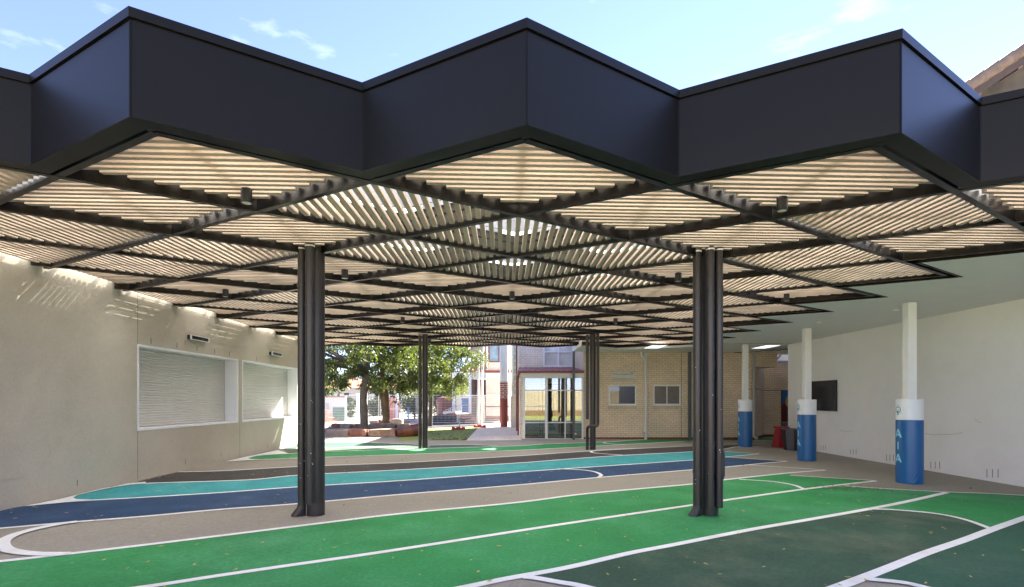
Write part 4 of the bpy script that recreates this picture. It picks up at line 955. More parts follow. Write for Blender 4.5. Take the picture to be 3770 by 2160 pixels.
mb = MB(); mb.box(0.7, 3.19, YL+0.08, YB-0.01, 0.012, 0.03); mb.build('floor', M['interior'], lob)
mb = MB(); mb.box(0.71, 3.18, YL+0.11, YB-0.01, 2.58, 2.60); mb.build('ceiling', M['paper'], lob)
mb = MB()
for x in (1.5, 2.45): mb.box(x, x+0.06, 23.2, 23.26, 0.03, 2.3)
mb.box(1.5, 2.51, 23.2, 23.26, 2.3, 2.36); mb.box(1.56, 1.62, 22.4, 23.2, 0.03, 2.3)
mb.build('inner_door_frame', M['post_grey'], lob)
mb = MB(); mb.box(1.9, 2.2, 23.0, 23.04, 0.3, 2.1); mb.build('inner_door', M['black_plastic'], lob)
mb = MB(); mb.lathe(0.98, 22.86, [(0.001, 2.20), (0.07, 2.21), (0.08, 2.24), (0.001, 2.25)], 16); mb.build('vent_cover', M['white'], lob)
# bell hanging inside
mb = MB(); mb.lathe(1.93, 21.9, [(0.075, 2.18), (0.05, 2.22), (0.035, 2.30), (0.01, 2.33)], 14); mb.tube([(1.93, 21.9, 2.33), (1.93, 21.9, 2.58)], 0.008, 6)
tag(mb.build('bell', M['bark_warm'], None, True), 'small brown bell hanging behind the lobby glass', 'bell')
blk = thing('brick_block', 'pale split face brick upper block behind the glazed lobby with a white window', 'building', (1.9, YB, 0))
WU = (1.767, 3.19, 3.25, 4.75)
mb = MB(); holes(mb, 0.62, 3.2, 0.03, 7.5, YB, YB+0.25, [WU]); mb.box(0.62, 0.87, YB+0.25, 29.6, 0.03, 7.5); mb.build('wall', M['brick_pale'], blk)
mb = MB(); mb.box(1.74, 3.19, YB-0.012, YB+0.1, 3.03, 3.19); mb.build('soldier_course', M['brick_top'], blk)
mb = MB()
for (x0, x1, z0_, z1_) in ((1.767, 3.19, 3.19, 3.26), (1.767, 1.83, 3.26, 4.75), (2.45, 2.51, 3.26, 4.75), (3.12, 3.19, 3.26, 4.75), (1.83, 2.45, 3.87, 3.92), (2.51, 3.12, 3.87, 3.92)): mb.box(x0, x1, YB-0.02, YB+0.05, z0_, z1_)
fo = mb.build('window_frame', M['alu'], blk)
mb = MB(); mb.box(1.78, 3.18, YB+0.06, YB+0.066, 3.2, 4.75); mb.build('pane', mat('bright_blinds_glass', (0.62, 0.60, 0.53), 0.1, 0.15, 2.5), fo)
pipe_thing('drainpipe', 'oxide red drainpipe at the lobby corner, nearer of the two', [[(0.56, 23.4, 2.74), (0.56, 23.4, 0.20)], [(0.56, 23.4, 0.2), (0.56, 23.4, 0.03)]], 0.036, 'red')
pipe_thing('drainpipe', 'tall oxide red drainpipe on the pale block, farther of the two', [[(0.56, 26.6, 7.3), (0.56, 26.6, 0.20)], [(0.56, 26.6, 0.2), (0.56, 26.6, 0.05)]], 0.036, 'red')
mb = MB(); mb.box(0.42, 0.60, 21.4, 22.6, 0.0, 0.022)
for k in range(8): mb.box(0.44, 0.58, 21.45+k*0.14, 21.50+k*0.14, 0.022, 0.027)
tag(mb.build('drain_grate', M['galv'], None), 'metal drain grate at the left foot of the glazed lobby', 'drain')

# ------------------------------------------------------------------ things beyond: round column, curved wall, school building
cv = thing('curved_wall', 'curved cream brick wall behind the lobby drainpipes', 'wall', (0.95, 30.4, 0))
mb = MB(); mb.lathe(0.95, 30.4, [(0.66, 0.05), (0.66, 1.80), (0.63, 1.84)], 40); mb.build('lower_wall', M['brick_curve'], cv, True)
mb = MB(); mb.lathe(0.95, 30.4, [(0.60, 1.84), (0.60, 7.5)], 40)
mb.build('glass_block_wall', brick_mat('glass_blocks', (0.55, 0.57, 0.50), (0.60, 0.60, 0.52), (0.30, 0.29, 0.22), bw=0.2, bh=0.2), cv, True)
mb = MB(); mb.box(0.9, 3.0, 30.2, 30.6, 0, 7.5); mb.build('side_wall', M['brick_pale'], cv)
cx_, cy_ = -0.105, 30.4; zg = gz(cx_, cy_)
rc = thing('round_column', 'white round column with a red brick patterned band and dark red foot', 'column', (cx_, cy_, zg))
mb = MB(); mb.vtube(cx_, cy_, zg, 1.66, 0.226, 40); mb.build('foot', M['red'], rc, True)
mb = MB(); mb.vtube(cx_, cy_, 1.66, 2.69, 0.228, 40)
bandm = M['col_brick']
mb.build('brick_band', bandm, rc, True)
mb = MB(); mb.vtube(cx_, cy_, 2.69, 9.0, 0.226, 40); mb.build('shaft', M['white'], rc, True)
YS = 39.6
sb = thing('school_building', 'two storey cream brick building with oxide red window frame behind the round column', 'building', (0, YS, 0))
WS = (-1.24, -0.30, 4.56, 6.4)
mb = MB(); holes(mb, -1.49, 3.0, 0.42, 9, YS, YS+0.3, [WS]); mb.box(-1.49, -1.19, YS+0.3, YS+10, 0.0, 9); mb.build('wall', M['brick_pale'], sb)
mb = MB(); mb.box(-1.5, 3, YS-0.02, YS+0.2, -0.1, 0.42); mb.box(-1.5, 3, YS-0.012, YS+0.1, 1.08, 1.17); mb.build('red_course', M['brick_red'], sb)
mb = MB(); mb.box(-1.5, 3, YS-0.04, YS+0.1, 3.30, 3.69); mb.build('white_band', M['white'], sb)
mb = MB(); mb.box(-1.56, 3, YS-0.35, YS+0.1, 3.70, 3.86); mb.build('ledge', M['red'], sb)
x0, x1, z0_, z1_ = WS
mb = MB(); mb.box(x0-.06, x1+.06, YS-0.05, YS+0.05, z0_-0.08, z0_); mb.box(x0-.06, x0+0.03, YS-0.05, YS+0.05, z0_, z1_); mb.box(x1-.03, x1+.06, YS-0.05, YS+0.05, z0_, z1_); mb.box(-0.55, -0.49, YS-0.045, YS+0.045, z0_, z1_)
fo = mb.build('window_frame', M['red'], sb)
mb = MB(); mb.box(x0, x1, YS+0.06, YS+0.07, z0_, z1_); mb.build('pane', mat('pale_blue_glass', (0.22, 0.32, 0.36), 0.1, 0.2, 2.5), fo)
pipe_thing('drainpipe', 'white drainpipe left of the red framed window', [[(-1.42, YS-0.08, 8), (-1.42, YS-0.08, 3.9)]], 0.05, 'white')
pipe_thing('drainpipe', 'white drainpipe between the round column and the curved wall', [[(0.30, YS-0.4, 8), (0.30, YS-0.4, 0.1)]], 0.06, 'white')
# porch with pointed arches
YP = 43.0
po = thing('arched_porch', 'white and mauve entrance porch with pointed arches left of the school building', 'porch', (-2.9, YP, 0))
zp = lambda v: wz((1240+v/3.64)/1.4836, YP)
xp = lambda u: wx((1520+u/3.64)/1.4836, YP)
mb = MB()
for u in (548, 768): mb.box(xp(u)-0.11, xp(u)+0.11, YP-0.2, YP, 0.0, zp(470))
mb.box(xp(545), xp(775), YP-0.22, YP-0.04, zp(565), zp(468)); mb.box(xp(776), xp(978), YP+0.1, YP+0.2, zp(565), zp(470)); mb.build('post_frame', M['white'], po)
def arch_screen(mb, x0, x1, z0, z1, y, n, th=0.08):
    wdt = (x1-x0)/n
    for k in range(n):
        a = x0+k*wdt; b = a+wdt; mid = (a+b)/2; r_ = wdt*0.42; steps = 8
        lf = [(mid-r_+ (r_)*(1-math.cos(t*math.pi/2*0.98)), z0+(z1-z0)*0.86*math.sin(t*math.pi/2)**0.9) for t in [q/steps for q in range(steps+1)]]
        for (s_, e_) in (((a, 1), 1), ((b, -1), -1)):
            pts = lf if e_ == 1 else [(2*mid-x, z) for x, z in lf]
            for q in range(steps):
                xa, za = pts[q]; xb, zb = pts[q+1]; o_ = s_[0]
                fs_ = [(0,1,2,3),(7,6,5,4),(0,4,5,1),(1,5,6,2),(2,6,7,3),(3,7,4,0)]
                mb.add([(o_, y, za), (xa, y, za), (xb, y, zb), (o_, y, zb), (o_, y+th, za), (xa, y+th, za), (xb, y+th, zb), (o_, y+th, zb)], fs_)
        mb.box(a, b, y, y+th, z0+(z1-z0)*0.86, z1)
mb = MB(); arch_screen(mb, xp(560), xp(760), zp(800), zp(566), YP-0.14, 2); mb.build('arch_screen', M['mauve'], po)
mb = MB()
for u in (838, 908, 972): mb.box(xp(u)-0.07, xp(u)+0.07, YP+0.6, YP+0.7, 0, zp(565))
mb.box(xp(776), xp(975), YP+0.6, YP+0.7, zp(690), zp(680)); mb.box(xp(776), xp(975), YP+0.6, YP+0.7, zp(940), zp(910)); mb.build('red_mullion', M['red'], po)
mb = MB(); mb.box(xp(776), xp(975), YP+0.75, YP+0.76, 0, zp(565)); mb.build('pane', M['glass_frost'], po)
mb = MB(); mb.add([(xp(540), YP-0.3, zp(470)), (xp(770), YP-0.3, zp(462)), (xp(978), YP-0.3, zp(370)), (xp(700), YP+1.5, zp(370)), (xp(590), YP+1.5, zp(440))], [(0, 1, 2, 3, 4)])
mb.add([(xp(770), YP-0.28, zp(470)), (xp(978), YP-0.28, zp(470)), (xp(978), YP-0.28, zp(372)), (xp(770), YP-0.28, zp(464))], [(0, 1, 2, 3)]); mb.build('roof', M['terracotta'], po)
mb = MB(); mb.box(xp(760), xp(978), YP+1.6, YP+2, zp(470), 9.0); mb.build('gable_wall', mat('cream_gable', (0.50, 0.45, 0.36), 0.8), po)
mb = MB()
ax, bx_ = xp(755), xp(975)
for q in range(10):
    t0, t1 = q/10, (q+1)/10
    for s_ in (-1, 1):
        f0 = lambda t: (xp(850)+s_*(0.95*(1-t)**0.8+0.0), zp(330)+t*2.3)
        a = f0(t0); b = f0(t1); mb.bar((a[0], YP+1.5), (b[0], YP+1.5+1e-4), 0.12, a[1], b[1], 0.05) if abs(a[0]-b[0]) > 1e-3 else None
mb.build('arch_trim', M['mauve'], po)
# handrail and steps
hr = thing('handrail', 'stainless handrail sloping down left of the porch', 'handrail', (-4.6, 41, 0))
mb = MB(); yr = 41.0
xa = lambda u: wx((1520+u/3.64)/1.4836, yr); za = lambda v: wz((1240+v/3.64)/1.4836, yr)
mb.tube([(xa(430), yr, za(985)), (xa(445), yr, za(975)), (xa(480), yr, za(970)), (xa(548), yr, za(925)), (xa(760), yr, za(908))], 0.03, 8)
mb.tube([(xa(480), yr+.1, za(995)), (xa(548), yr+.1, za(950))], 0.025, 8)
for u, v in ((478, 972), (505, 955), (655, 915), (760, 908)): mb.tube([(xa(u), yr, za(v)), (xa(u), yr, 0.2)], 0.025, 8)
mb.build('rail', M['steel'], hr, True)
mb = MB(); mb.box(xa(400), xa(550), yr+0.2, yr+1.2, 0, za(1000)); mb.build('step_block', M['path'], hr)
# rainwater tank
yt = 46.0
x0, x1 = wx(1082.9, yt), wx(1125.4, yt); ztp = wz(984, yt); cxm = (x0+x1)/2; rt = (x1-x0)/2
tk = thing('rainwater_tank', 'rust red round rainwater tank with a domed lid behind the wire fence', 'tank', (cxm, yt, 0))
mb = MB(); mb.lathe(cxm, yt, [(rt*0.92, 0), (rt*0.92, ztp-0.75), (rt*1.0, ztp-0.7), (rt*1.0, ztp-0.45)], 32); mb.build('tank_body', M['tank'], tk, True)
mb = MB(); mb.lathe(cxm, yt, [(rt*1.04, ztp-0.45), (rt*1.04, ztp-0.36), (rt*0.8, ztp-0.08), (rt*0.3, ztp), (0.02, ztp+0.01)], 32)
for q in range(12):
    a = q*math.pi/6; mb.tube([(cxm+rt*1.03*math.cos(a), yt+rt*1.03*math.sin(a), ztp-0.36), (cxm+rt*0.8*math.cos(a), yt+rt*0.8*math.sin(a), ztp-0.06)], 0.03, 6)
mb.build('tank_lid', M['tank'], tk, True)
x0, x1 = wx(1146, 45), wx(1165, 45)
mb = MB(); mb.box(x0, x1, 45, 45.8, wz(1024, 45), wz(992, 45)); mb.prism([(x0-0.05, 44.95), (x1+0.05, 44.95), (x1+0.05, 45.85), (x0-0.05, 45.85)], wz(992, 45), wz(988, 45))
tag(mb.build('storage_bin', M['tank_blue'], None, False, 0.05), 'blue covered storage bin under the porch arches', 'storage bin')

# ------------------------------------------------------------------ temporary wire fence
def wire_fence(a, b, z0, z1, lb, proto=None):
    a = Vector(a); b = Vector(b); d = b-a; L = d.length; ang = math.atan2(d.y, d.x)
    if proto is None:
        t = thing('temporary_fence', lb, 'fence', (0, 0, 0), 'galvanised temporary fence panels')
        H = 2.0; Wd = 2.4
        fr_ = MB()
        for x in (0.02, Wd-0.02): fr_.tube([(x, 0, 0), (x, 0, H)], 0.02, 8)
        for z in (0.02, H-0.02): fr_.tube([(0, 0, z), (Wd, 0, z)], 0.018, 8)
        fr_.build('frame', M['galv_wire'], t, True)
        w_ = MB()
        n = 30
        for k in range(1, n): x = Wd*k/n; w_.box(x-0.0035, x+0.0035, -0.003, 0.003, 0.02, H-0.02)
        for k in range(1, 11): z = H*k/11; w_.box(0.02, Wd-0.02, -0.003, 0.003, z-0.0045, z+0.0045)
        w_.build('wire_mesh', M['galv_wire'], t)
        proto = t
    else: t = dup(proto, (0, 0, 0), lb)
    t.location = (a.x, a.y, z0); t.rotation_euler = (0, 0, ang); t.scale = (L/2.4, 1, (z1-z0)/2.0)
    return t
FX = [(800, 33.6), (858, 33.6), (941.6, 33.8), (1035, 33.6), (1137, 33.4), (1199.5, 34.6), (1272, 36.5)]
labs = ['leftmost wire fence panel, in front of the green painted wall', 'fence panel behind the grey trunk of the nearer tree', 'fence panel behind the ochre trunk, in front of the coral gate',
        'fence panel in front of the rust red tank', 'fence panel in front of the boulders, between the tall white poles and the tank', 'fence panel right of the tall white poles in front of the school building']
pr = None
for k in range(6):
    (a, ya), (b, yb) = FX[k], FX[k+1]
    t = wire_fence((wx(a, ya)+0.03, ya), (wx(b, yb)-0.03, yb), 0.16, 0.16+1.80, labs[k], pr); pr = pr or t
def foot(x, y, lb, ang=0.0, pr=[None]):
    if pr[0] is None:
        t = thing('fence_foot', lb, 'fence foot', (0, 0, 0), 'red plastic fence feet')
        mb = MB(); mb.box(-0.34, 0.34, -0.12, 0.12, 0, 0.10); mb.box(-0.12, 0.12, -0.10, 0.10, 0.10, 0.15)
        for s_ in (-1, 1): mb.lathe(0.26*s_, 0, [(0.10, 0.0), (0.10, 0.12), (0.07, 0.15)], 14)
        mb.build('block', M['block_red'], t, False, 0.02)
        mb = MB(); mb.tube([(0.05, 0, 0.1), (0.05, 0, 0.45)], 0.03, 8); mb.build('socket', M['galv_wire'], t, True); pr[0] = t
    else: t = dup(pr[0], (0, 0, 0), lb)
    t.location = (x, y, gz(x, y)); t.rotation_euler = (0, 0, ang)
p = g(1137.5, 1066); foot(p[0], p[1], 'red fence foot on the lawn edge below the tank', 0.1)
p = g(1191, 1060.5); foot(p[0], p[1], 'red fence foot at the base of the tall white poles', -0.05)
for (ub, vb, ut, vt, lb) in ((876, 1195, 884, 245, 'shorter of two tall white poles by the path'), (915, 1158, 950, -60, 'taller leaning white pole by the path')):
    Y = 32.0; a = (wx((1520+ub/3.64)/1.4836, Y), Y, gz(0, Y)); b = (wx((1520+ut/3.64)/1.4836, Y), Y, wz((1240+vt/3.64)/1.4836, Y))
    mb = MB(); mb.tube([a, b], [0.10, 0.055], 16); mb.tube([a, (a[0], a[1], a[2]+0.05)], 0.13, 16)
    tag(mb.build('flag_pole', M['white'], None, True), lb, 'pole')

# ------------------------------------------------------------------ stones, log, planting
def rock(name, x0, x1, y0, y1, z0, z1, m_, lb, cat='boulder', group=None, seed=0, rot=0.0):
    rnd = random.Random(seed); bm = bmesh.new(); bmesh.ops.create_cube(bm, size=2.0)
    bmesh.ops.bevel(bm, geom=bm.edges[:], offset=0.32, segments=2, affect='EDGES', profile=0.6)
    bmesh.ops.triangulate(bm, faces=bm.faces[:]); bmesh.ops.subdivide_edges(bm, edges=bm.edges[:], cuts=1)
    cx, cy, cz = (x0+x1)/2, (y0+y1)/2, (z0+z1)/2; sx, sy, sz = (x1-x0)/2, (y1-y0)/2, (z1-z0)/2
    ph = [rnd.uniform(0, 6) for _ in range(6)]
    for v in bm.verts:
        p = v.co.copy(); k = 1+0.06*math.sin(3*p.x+ph[0])+0.07*math.sin(4*p.y+ph[1]+2*p.x)+0.06*math.sin(5*p.z+ph[2]+p.x*2)+rnd.uniform(-.035, .035)
        v.co = Vector((p.x*sx*k, p.y*sy*k, p.z*sz*(1+0.08*math.sin(2*p.x+ph[3]))))
    bmesh.ops.rotate(bm, verts=bm.verts, cent=(0, 0, 0), matrix=Matrix.Rotation(rot, 3, 'Z'))
    me = bpy.data.meshes.new(name); bm.to_mesh(me); bm.free(); me.materials.append(M[m_])
    for pl in me.polygons: pl.use_smooth = True
    me.set_sharp_from_angle(angle=R(32))
    o = bpy.data.objects.new(name, me); COL.objects.link(o); o.location = (cx, cy, cz); return tag(o, lb, cat, group)
def D2(zx, zy): return ((1180+zx/3.64)/1.4836, (1240+zy/3.64)/1.4836)
GR = 'sandstone blocks edging the tree bed'
frontb = [(-60, 205, 'c', 'grey brown sandstone block at the left end of the front row, beside the near column'), (60, 372, 'c', 'pale grey brown sandstone block, left of the red one in the front row'), (352, 612, 'b', 'red sandstone block below the grey tree trunk'), (622, 1008, 'a', 'long brown sandstone block beside the polished log')]
for k, (a, b, t_, lb) in enumerate(frontb[1:]):
    Y = 22.1; xa_, xb_ = wx(D2(a, 0)[0], Y), wx(D2(b, 0)[0], Y)
    rock('sandstone_block', xa_, xb_, Y-0.02, Y+0.75, 0.0, 0.39, 'sandstone_'+t_, lb, 'stone block', GR, 10+k)
rock('sandstone_block', wx(D2(-300, 0)[0], 22.3), wx(D2(50, 0)[0], 22.3), 22.2, 22.9, 0, 0.4, 'sandstone_c', 'stone block hidden partly behind the near left column', 'stone block', GR, 77)
backb = [(145, 250, 'b'), (255, 415, 'c'), (420, 600, 'b'), (640, 800, 'a'), (700, 1000, 'a'), (1015, 1200, 'c'), (1205, 1330, 'b')]
bl = ['small red block at the left of the back row', 'grey brown block in the back row left of the grey trunk', 'red block in the back row just left of the grey trunk', 'brown block in the back row right of the grey trunk', None, 'pale block in the back row behind the log', 'red block at the right end of the back row behind the far left column']
for k, (a, b, t_) in enumerate(backb):
    if bl[k] is None: continue
    Y = 25.6; xa_, xb_ = wx(D2(a, 0)[0], Y), wx(D2(b, 0)[0], Y)
    if k == 3: xb_ = wx(D2(1005, 0)[0], Y)
    rock('sandstone_block', xa_, xb_, Y, Y+0.6, 0.0, 0.47, 'sandstone_'+t_, bl[k], 'stone block', GR, 30+k)
# log
Y = 21.95
a = Vector((wx(D2(1005, 0)[0], Y), Y+0.25, 0.19)); b = Vector((wx(D2(1335, 0)[0], Y), Y+0.9, 0.30))
lg = thing('log', 'polished red brown log lying at the right end of the stone bed', 'log', tuple(a))
mb = MB(); n = 10; mb.tube([tuple(a.lerp(b, k/n)+Vector((0, 0, 0.01*math.sin(k*1.3)))) for k in range(n+1)], [0.24+0.012*math.sin(k*2.1) for k in range(n+1)], 28)
mb.build('trunk_section', M['log'], lg, True)
mb = MB(); mb.prism(G([(815, 1076), (1030, 1080), (1045, 1066), (1000, 1060), (815, 1060)]), 0.02, 0.27); tag(mb.build('soil_bed', M['soil'], None), None, kind='structure')
for k, (a, b, v0, v1, t_, Y, lb) in enumerate([(935, 1088, 1100, 1178, 'c', 30.5, 'squared pale stone behind the bed, right of the ochre trunk'), (640, 770, 1120, 1182, 'a', 31.0, 'squared stone behind the bed between the two trunks'), (775, 830, 1110, 1180, 'b', 31.2, 'small red stone behind the bed just left of the ochre trunk'), (1095, 1180, 1125, 1175, 'a', 32, 'low stone behind the fence right of the squared pale stone')]):
    rock('garden_stone', wx(D2(a, 0)[0], Y), wx(D2(b, 0)[0], Y), Y, Y+0.7, 0.02, wz(D2(0, v0)[1], Y), 'sandstone_'+t_, lb, 'stone', 'loose stones behind the tree bed', 50+k)
# white kerb wall
mb = MB(); Y = 32.4; mb.box(wx(D2(150, 0)[0], Y), wx(D2(640, 0)[0], Y), Y, Y+0.3, 0, wz(D2(0, 1165)[1], Y)); tag(mb.build('kerb_wall', M['wall_pale'], None, False, 0.02), 'low pale kerb wall behind the back row of stones', 'wall')
def D3(zx, zy): return ((1520+zx/3.64)/1.4836, (1240+zy/3.64)/1.4836)
bo = [(440, 560, 1025, 1095, 'b', 37.5, 'rounded boulder at the left of the pile'), (545, 820, 1035, 1095, 'b', 38.2, 'long flat boulder on top of the pile'), (525, 680, 1075, 1150, 'b', 36.6, 'dark red boulder low in the pile behind the fence post'),
      (660, 790, 1100, 1168, 'b', 36.0, 'flat brown boulder low in the middle of the pile'), (740, 875, 1070, 1165, 'b', 36.3, 'large angular boulder at the right of the pile beside the poles'), (800, 960, 1050, 1090, 'b', 38.5, 'dull boulder behind the tall white poles')]
for k, (a, b, v0, v1, t_, Y, lb) in enumerate(bo):
    rock('boulder', wx(D3(a, 0)[0], Y), wx(D3(b, 0)[0], Y), Y, Y+1.0, wz(D3(0, v1)[1], Y)-0.15, wz(D3(0, v0)[1], Y), 'sandstone_'+t_, lb, 'boulder', 'boulders piled behind the wire fence', 70+k, 0.1*k)
# mulch mound
mb = MB(); Y = 36.0; cxm = wx(D3(400, 0)[0], Y); n = 26
prof = [(1.5*math.cos(q*math.pi/2/6), 0.02+0.62*math.sin(q*math.pi/2/6)**1.3) for q in range(7)]; prof[-1] = (0.02, prof[-1][1])
mb.lathe(cxm, Y+0.6, prof, n); o = mb.build('mulch_mound', M['mulch'], None, True); o.scale = (1.0, 1, 1); tag(o, None, kind='stuff')

def leaves(mb, rnd, ctr, rad, n, size, droop=0.0):
    for _ in range(n):
        while True:
            p = Vector((rnd.uniform(-1, 1), rnd.uniform(-1, 1), rnd.uniform(-1, 1)))
            if p.length <= 1: break
        p = Vector((p.x*rad[0], p.y*rad[1], p.z*rad[2]))+ctr
        d = Vector((rnd.gauss(0, 1), rnd.gauss(0, 1), rnd.gauss(0, 1)-droop)).normalized()
        s_ = d.orthogonal().normalized(); s_.rotate(Matrix.Rotation(rnd.uniform(0, 6.28), 3, d))
        L = size*rnd.uniform(0.7, 1.4); w = L*0.34
        mb.add([p, p+d*L*0.5+s_*w*0.5, p+d*L, p+d*L*0.5-s_*w*0.5], [(0, 1, 2, 3)])
def tree(name, x, y, h, trunk, crown, seed, lm, bm_, lb, size=0.14, clump=0.55, per=70, z0=None, group=None, fork=True, droop=0.6):
    """trunk: list of (x,y,z,r); crown: (rx,ry,zlo,zhi,cx,cy,number of clumps)"""
    rnd = random.Random(seed); z0 = gz(x, y) if z0 is None else z0
    t = thing(name, lb, 'tree', (x, y, z0), group)
    mb = MB(); mb.tube([p[:3] for p in trunk], [p[3] for p in trunk], 14)
    top = Vector(trunk[-1][:3]); rx, ry, zl, zh, cx, cy, nc = crown
    cl = []
    for k in range(nc):
        while True:
            p = Vector((rnd.uniform(-1, 1), rnd.uniform(-1, 1), rnd.uniform(-1, 1)))
            if 0.25 < p.length <= 1: break
        cl.append(Vector((cx+p.x*rx, cy+p.y*ry, (zl+zh)/2+p.z*(zh-zl)/2)))
    for q in range(0, nc, max(1, nc//16)):
        c_ = cl[q]; m1 = top.lerp(c_, 0.5)+Vector((0, 0, 0.3)); mb.tube([tuple(top-Vector((0, 0, 0.2))), tuple(m1), tuple(c_)], [trunk[-1][3]*0.7, 0.05, 0.015], 7)
    mb.build('trunk', M[bm_], t, True)
    lv = MB()
    for c_ in cl:
        cr_ = clump*rnd.uniform(0.6, 1.35); leaves(lv, rnd, c_, (cr_, cr_, cr_*0.8), int(per*rnd.uniform(0.6, 1.3)), size, droop)
    lv.build('crown', M[lm], t)
    return t
def trunk_pts(P, Y): return [(wx(D2(u, v)[0], Y), Y+dy, wz(D2(u, v)[1], Y), r*Y/F) for u, v, dy, r in P]
Y = 23.6
tp = trunk_pts([(590, 1262, 0, 12.5), (587, 1235, 0, 10.6), (585, 1160, 0, 9.6), (583, 1060, 0, 9.8), (577, 950, 0, 9.6), (572, 860, 0, 9.3), (578, 760, 0, 9.0), (582, 700, 0.05, 8.8), (590, 560, 0.1, 7), (600, 400, 0.2, 6)], Y)
tree('gum_tree', tp[0][0], Y, 0, tp, (4.0, 2.2, 1.75, 6.0, tp[0][0]-1.8, Y+0.2, 145), 5, 'leaf', 'bark', 'nearer gum tree with a grey trunk in the stone edged bed', size=0.15, clump=0.45, per=170, z0=0.25, group='gum trees in the stone bed', droop=1.0)
mb = MB(); mb.tube([(wx(D2(628, 0)[0], Y), Y-0.05, wz(D2(0, 880)[1], Y)), (wx(D2(632, 0)[0], Y), Y-0.05, wz(D2(0, 790)[1], Y)), (wx(D2(650, 0)[0], Y), Y, wz(D2(0, 640)[1], Y)), (wx(D2(700, 0)[0], Y), Y+0.2, wz(D2(0, 400)[1], Y))], [0.05, 0.10, 0.11, 0.07], 12)
Y = 26.6
tp = trunk_pts([(872, 1190, 0, 12), (876, 1140, 0, 10), (882, 1050, 0, 9), (880, 960, 0, 8.5), (872, 880, 0, 8.5), (866, 800, 0, 9), (860, 720, 0, 7), (840, 600, 0, 6), (800, 300, 0.2, 5)], Y)
t2 = tree('gum_tree', tp[0][0], Y, 0, tp, (3.3, 2.2, 1.75, 6.2, tp[0][0]+0.4, Y+0.2, 138), 11, 'leaf', 'bark_warm', 'farther gum tree with an ochre forked trunk in the stone edged bed', size=0.155, clump=0.45, per=170, z0=0.25, group='gum trees in the stone bed', droop=1.0)
mb2 = MB(); mb2.tube([(wx(D2(u, 0)[0], Y), Y-0.06, wz(D2(0, v)[1], Y)) for u, v in ((848, 1050), (842, 960), (838, 880), (822, 800), (808, 720), (790, 600))], [0.06, 0.09, 0.09, 0.10, 0.09, 0.06], 12)
mb2.build('second_stem', M['bark_warm'], t2, True)
# right hanging crown
Y = 29.0
tp = [(-4.4, Y+1.5, 0.1, 0.14), (-4.35, Y+1.5, 1.5, 0.12), (-4.3, Y+1.3, 3.2, 0.10)]
tree('gum_tree', -4.4, Y+1.5, 0, tp, (2.7, 1.8, 1.75, 6.6, -4.0, Y+0.6, 120), 23, 'leaf', 'bark', 'gum tree with hanging leaves right of the far left column', size=0.15, clump=0.45, per=150, group='gum trees in the stone bed', droop=1.2)
def bush(name, px0, px1, pt, pb, Y, lm, lb, seed, n=26, size=0.16, cat='hedge', group=None, per=90):
    rnd = random.Random(seed); x0, x1 = wx(px0, Y), wx(px1, Y); zt, zb = wz(pt, Y), max(wz(pb, Y), 0.0)
    t = thing(name, lb, cat, ((x0+x1)/2, Y, 0), group)
    lv = MB(); r_ = min((x1-x0)*0.28, 0.9)
    for k in range(n): leaves(lv, rnd, Vector((rnd.uniform(x0+r_*.6, x1-r_*.6), Y+rnd.uniform(-.5, .5), zb+(zt-zb-r_*.8)*rnd.random()**0.8+r_*.3)), (r_, r_, r_*0.8), per, size)
    lv.build('foliage', M[lm], t)
    mb = MB(); mb.tube([((x0+x1)/2, Y, 0), ((x0+x1)/2+0.1, Y, zt*0.7)], [0.08, 0.03], 8); mb.build('stem', M['bark'], t, True)
bush('hedge', 1060, 1130, 962, 1032, 50, 'leaf_dark', 'dense green hedge behind the rust red tank', 3, 60, 0.2)
bush('hedge', 995, 1062, 978, 1032, 42, 'leaf_dark', 'dark hedge behind the fence left of the far left column', 4, 50, 0.17)
bush('shrub', 1000, 1140, 950, 985, 60, 'leaf_yel', 'yellow green shrub catching the sun above the hedge', 5, 44, 0.22, 'shrub')
bush('conifer', 862, 878, 985, 1040, 44, 'leaf_dark', 'narrow dark conifer behind the fence left of the grey trunk', 6, 24, 0.14, 'shrub')
bush('shrub', 880, 897, 985, 1020, 46, 'leaf_yel', 'small lime green shrub behind the grey trunk', 7, 18, 0.14, 'shrub')
bush('hedge', 905, 960, 985, 1040, 48, 'leaf_dark', 'grey green hedge between the two trunks behind the fence', 8, 34, 0.18)
for k, (x, y, s_, lb) in enumerate(((-22, 62, 5, 'far tree at the left behind the pale wall'), (-13.5, 66, 4.5, 'far tree behind the coral gate'), (-7.5, 70, 4.6, 'far tree rising above the hedge'), (-29, 58, 4.6, 'leftmost of the far trees'))):
    tree('street_tree', x, y, 0, [(x, y, 0, 0.25), (x, y, 2.5, 0.2), (x+0.3, y, 4.5, 0.15)], (s_, s_*0.8, 2.0, 7.5, x, y, 70), 40+k, 'leaf', 'bark', lb, size=0.32, clump=1.0, per=60, group='trees far behind the yard')

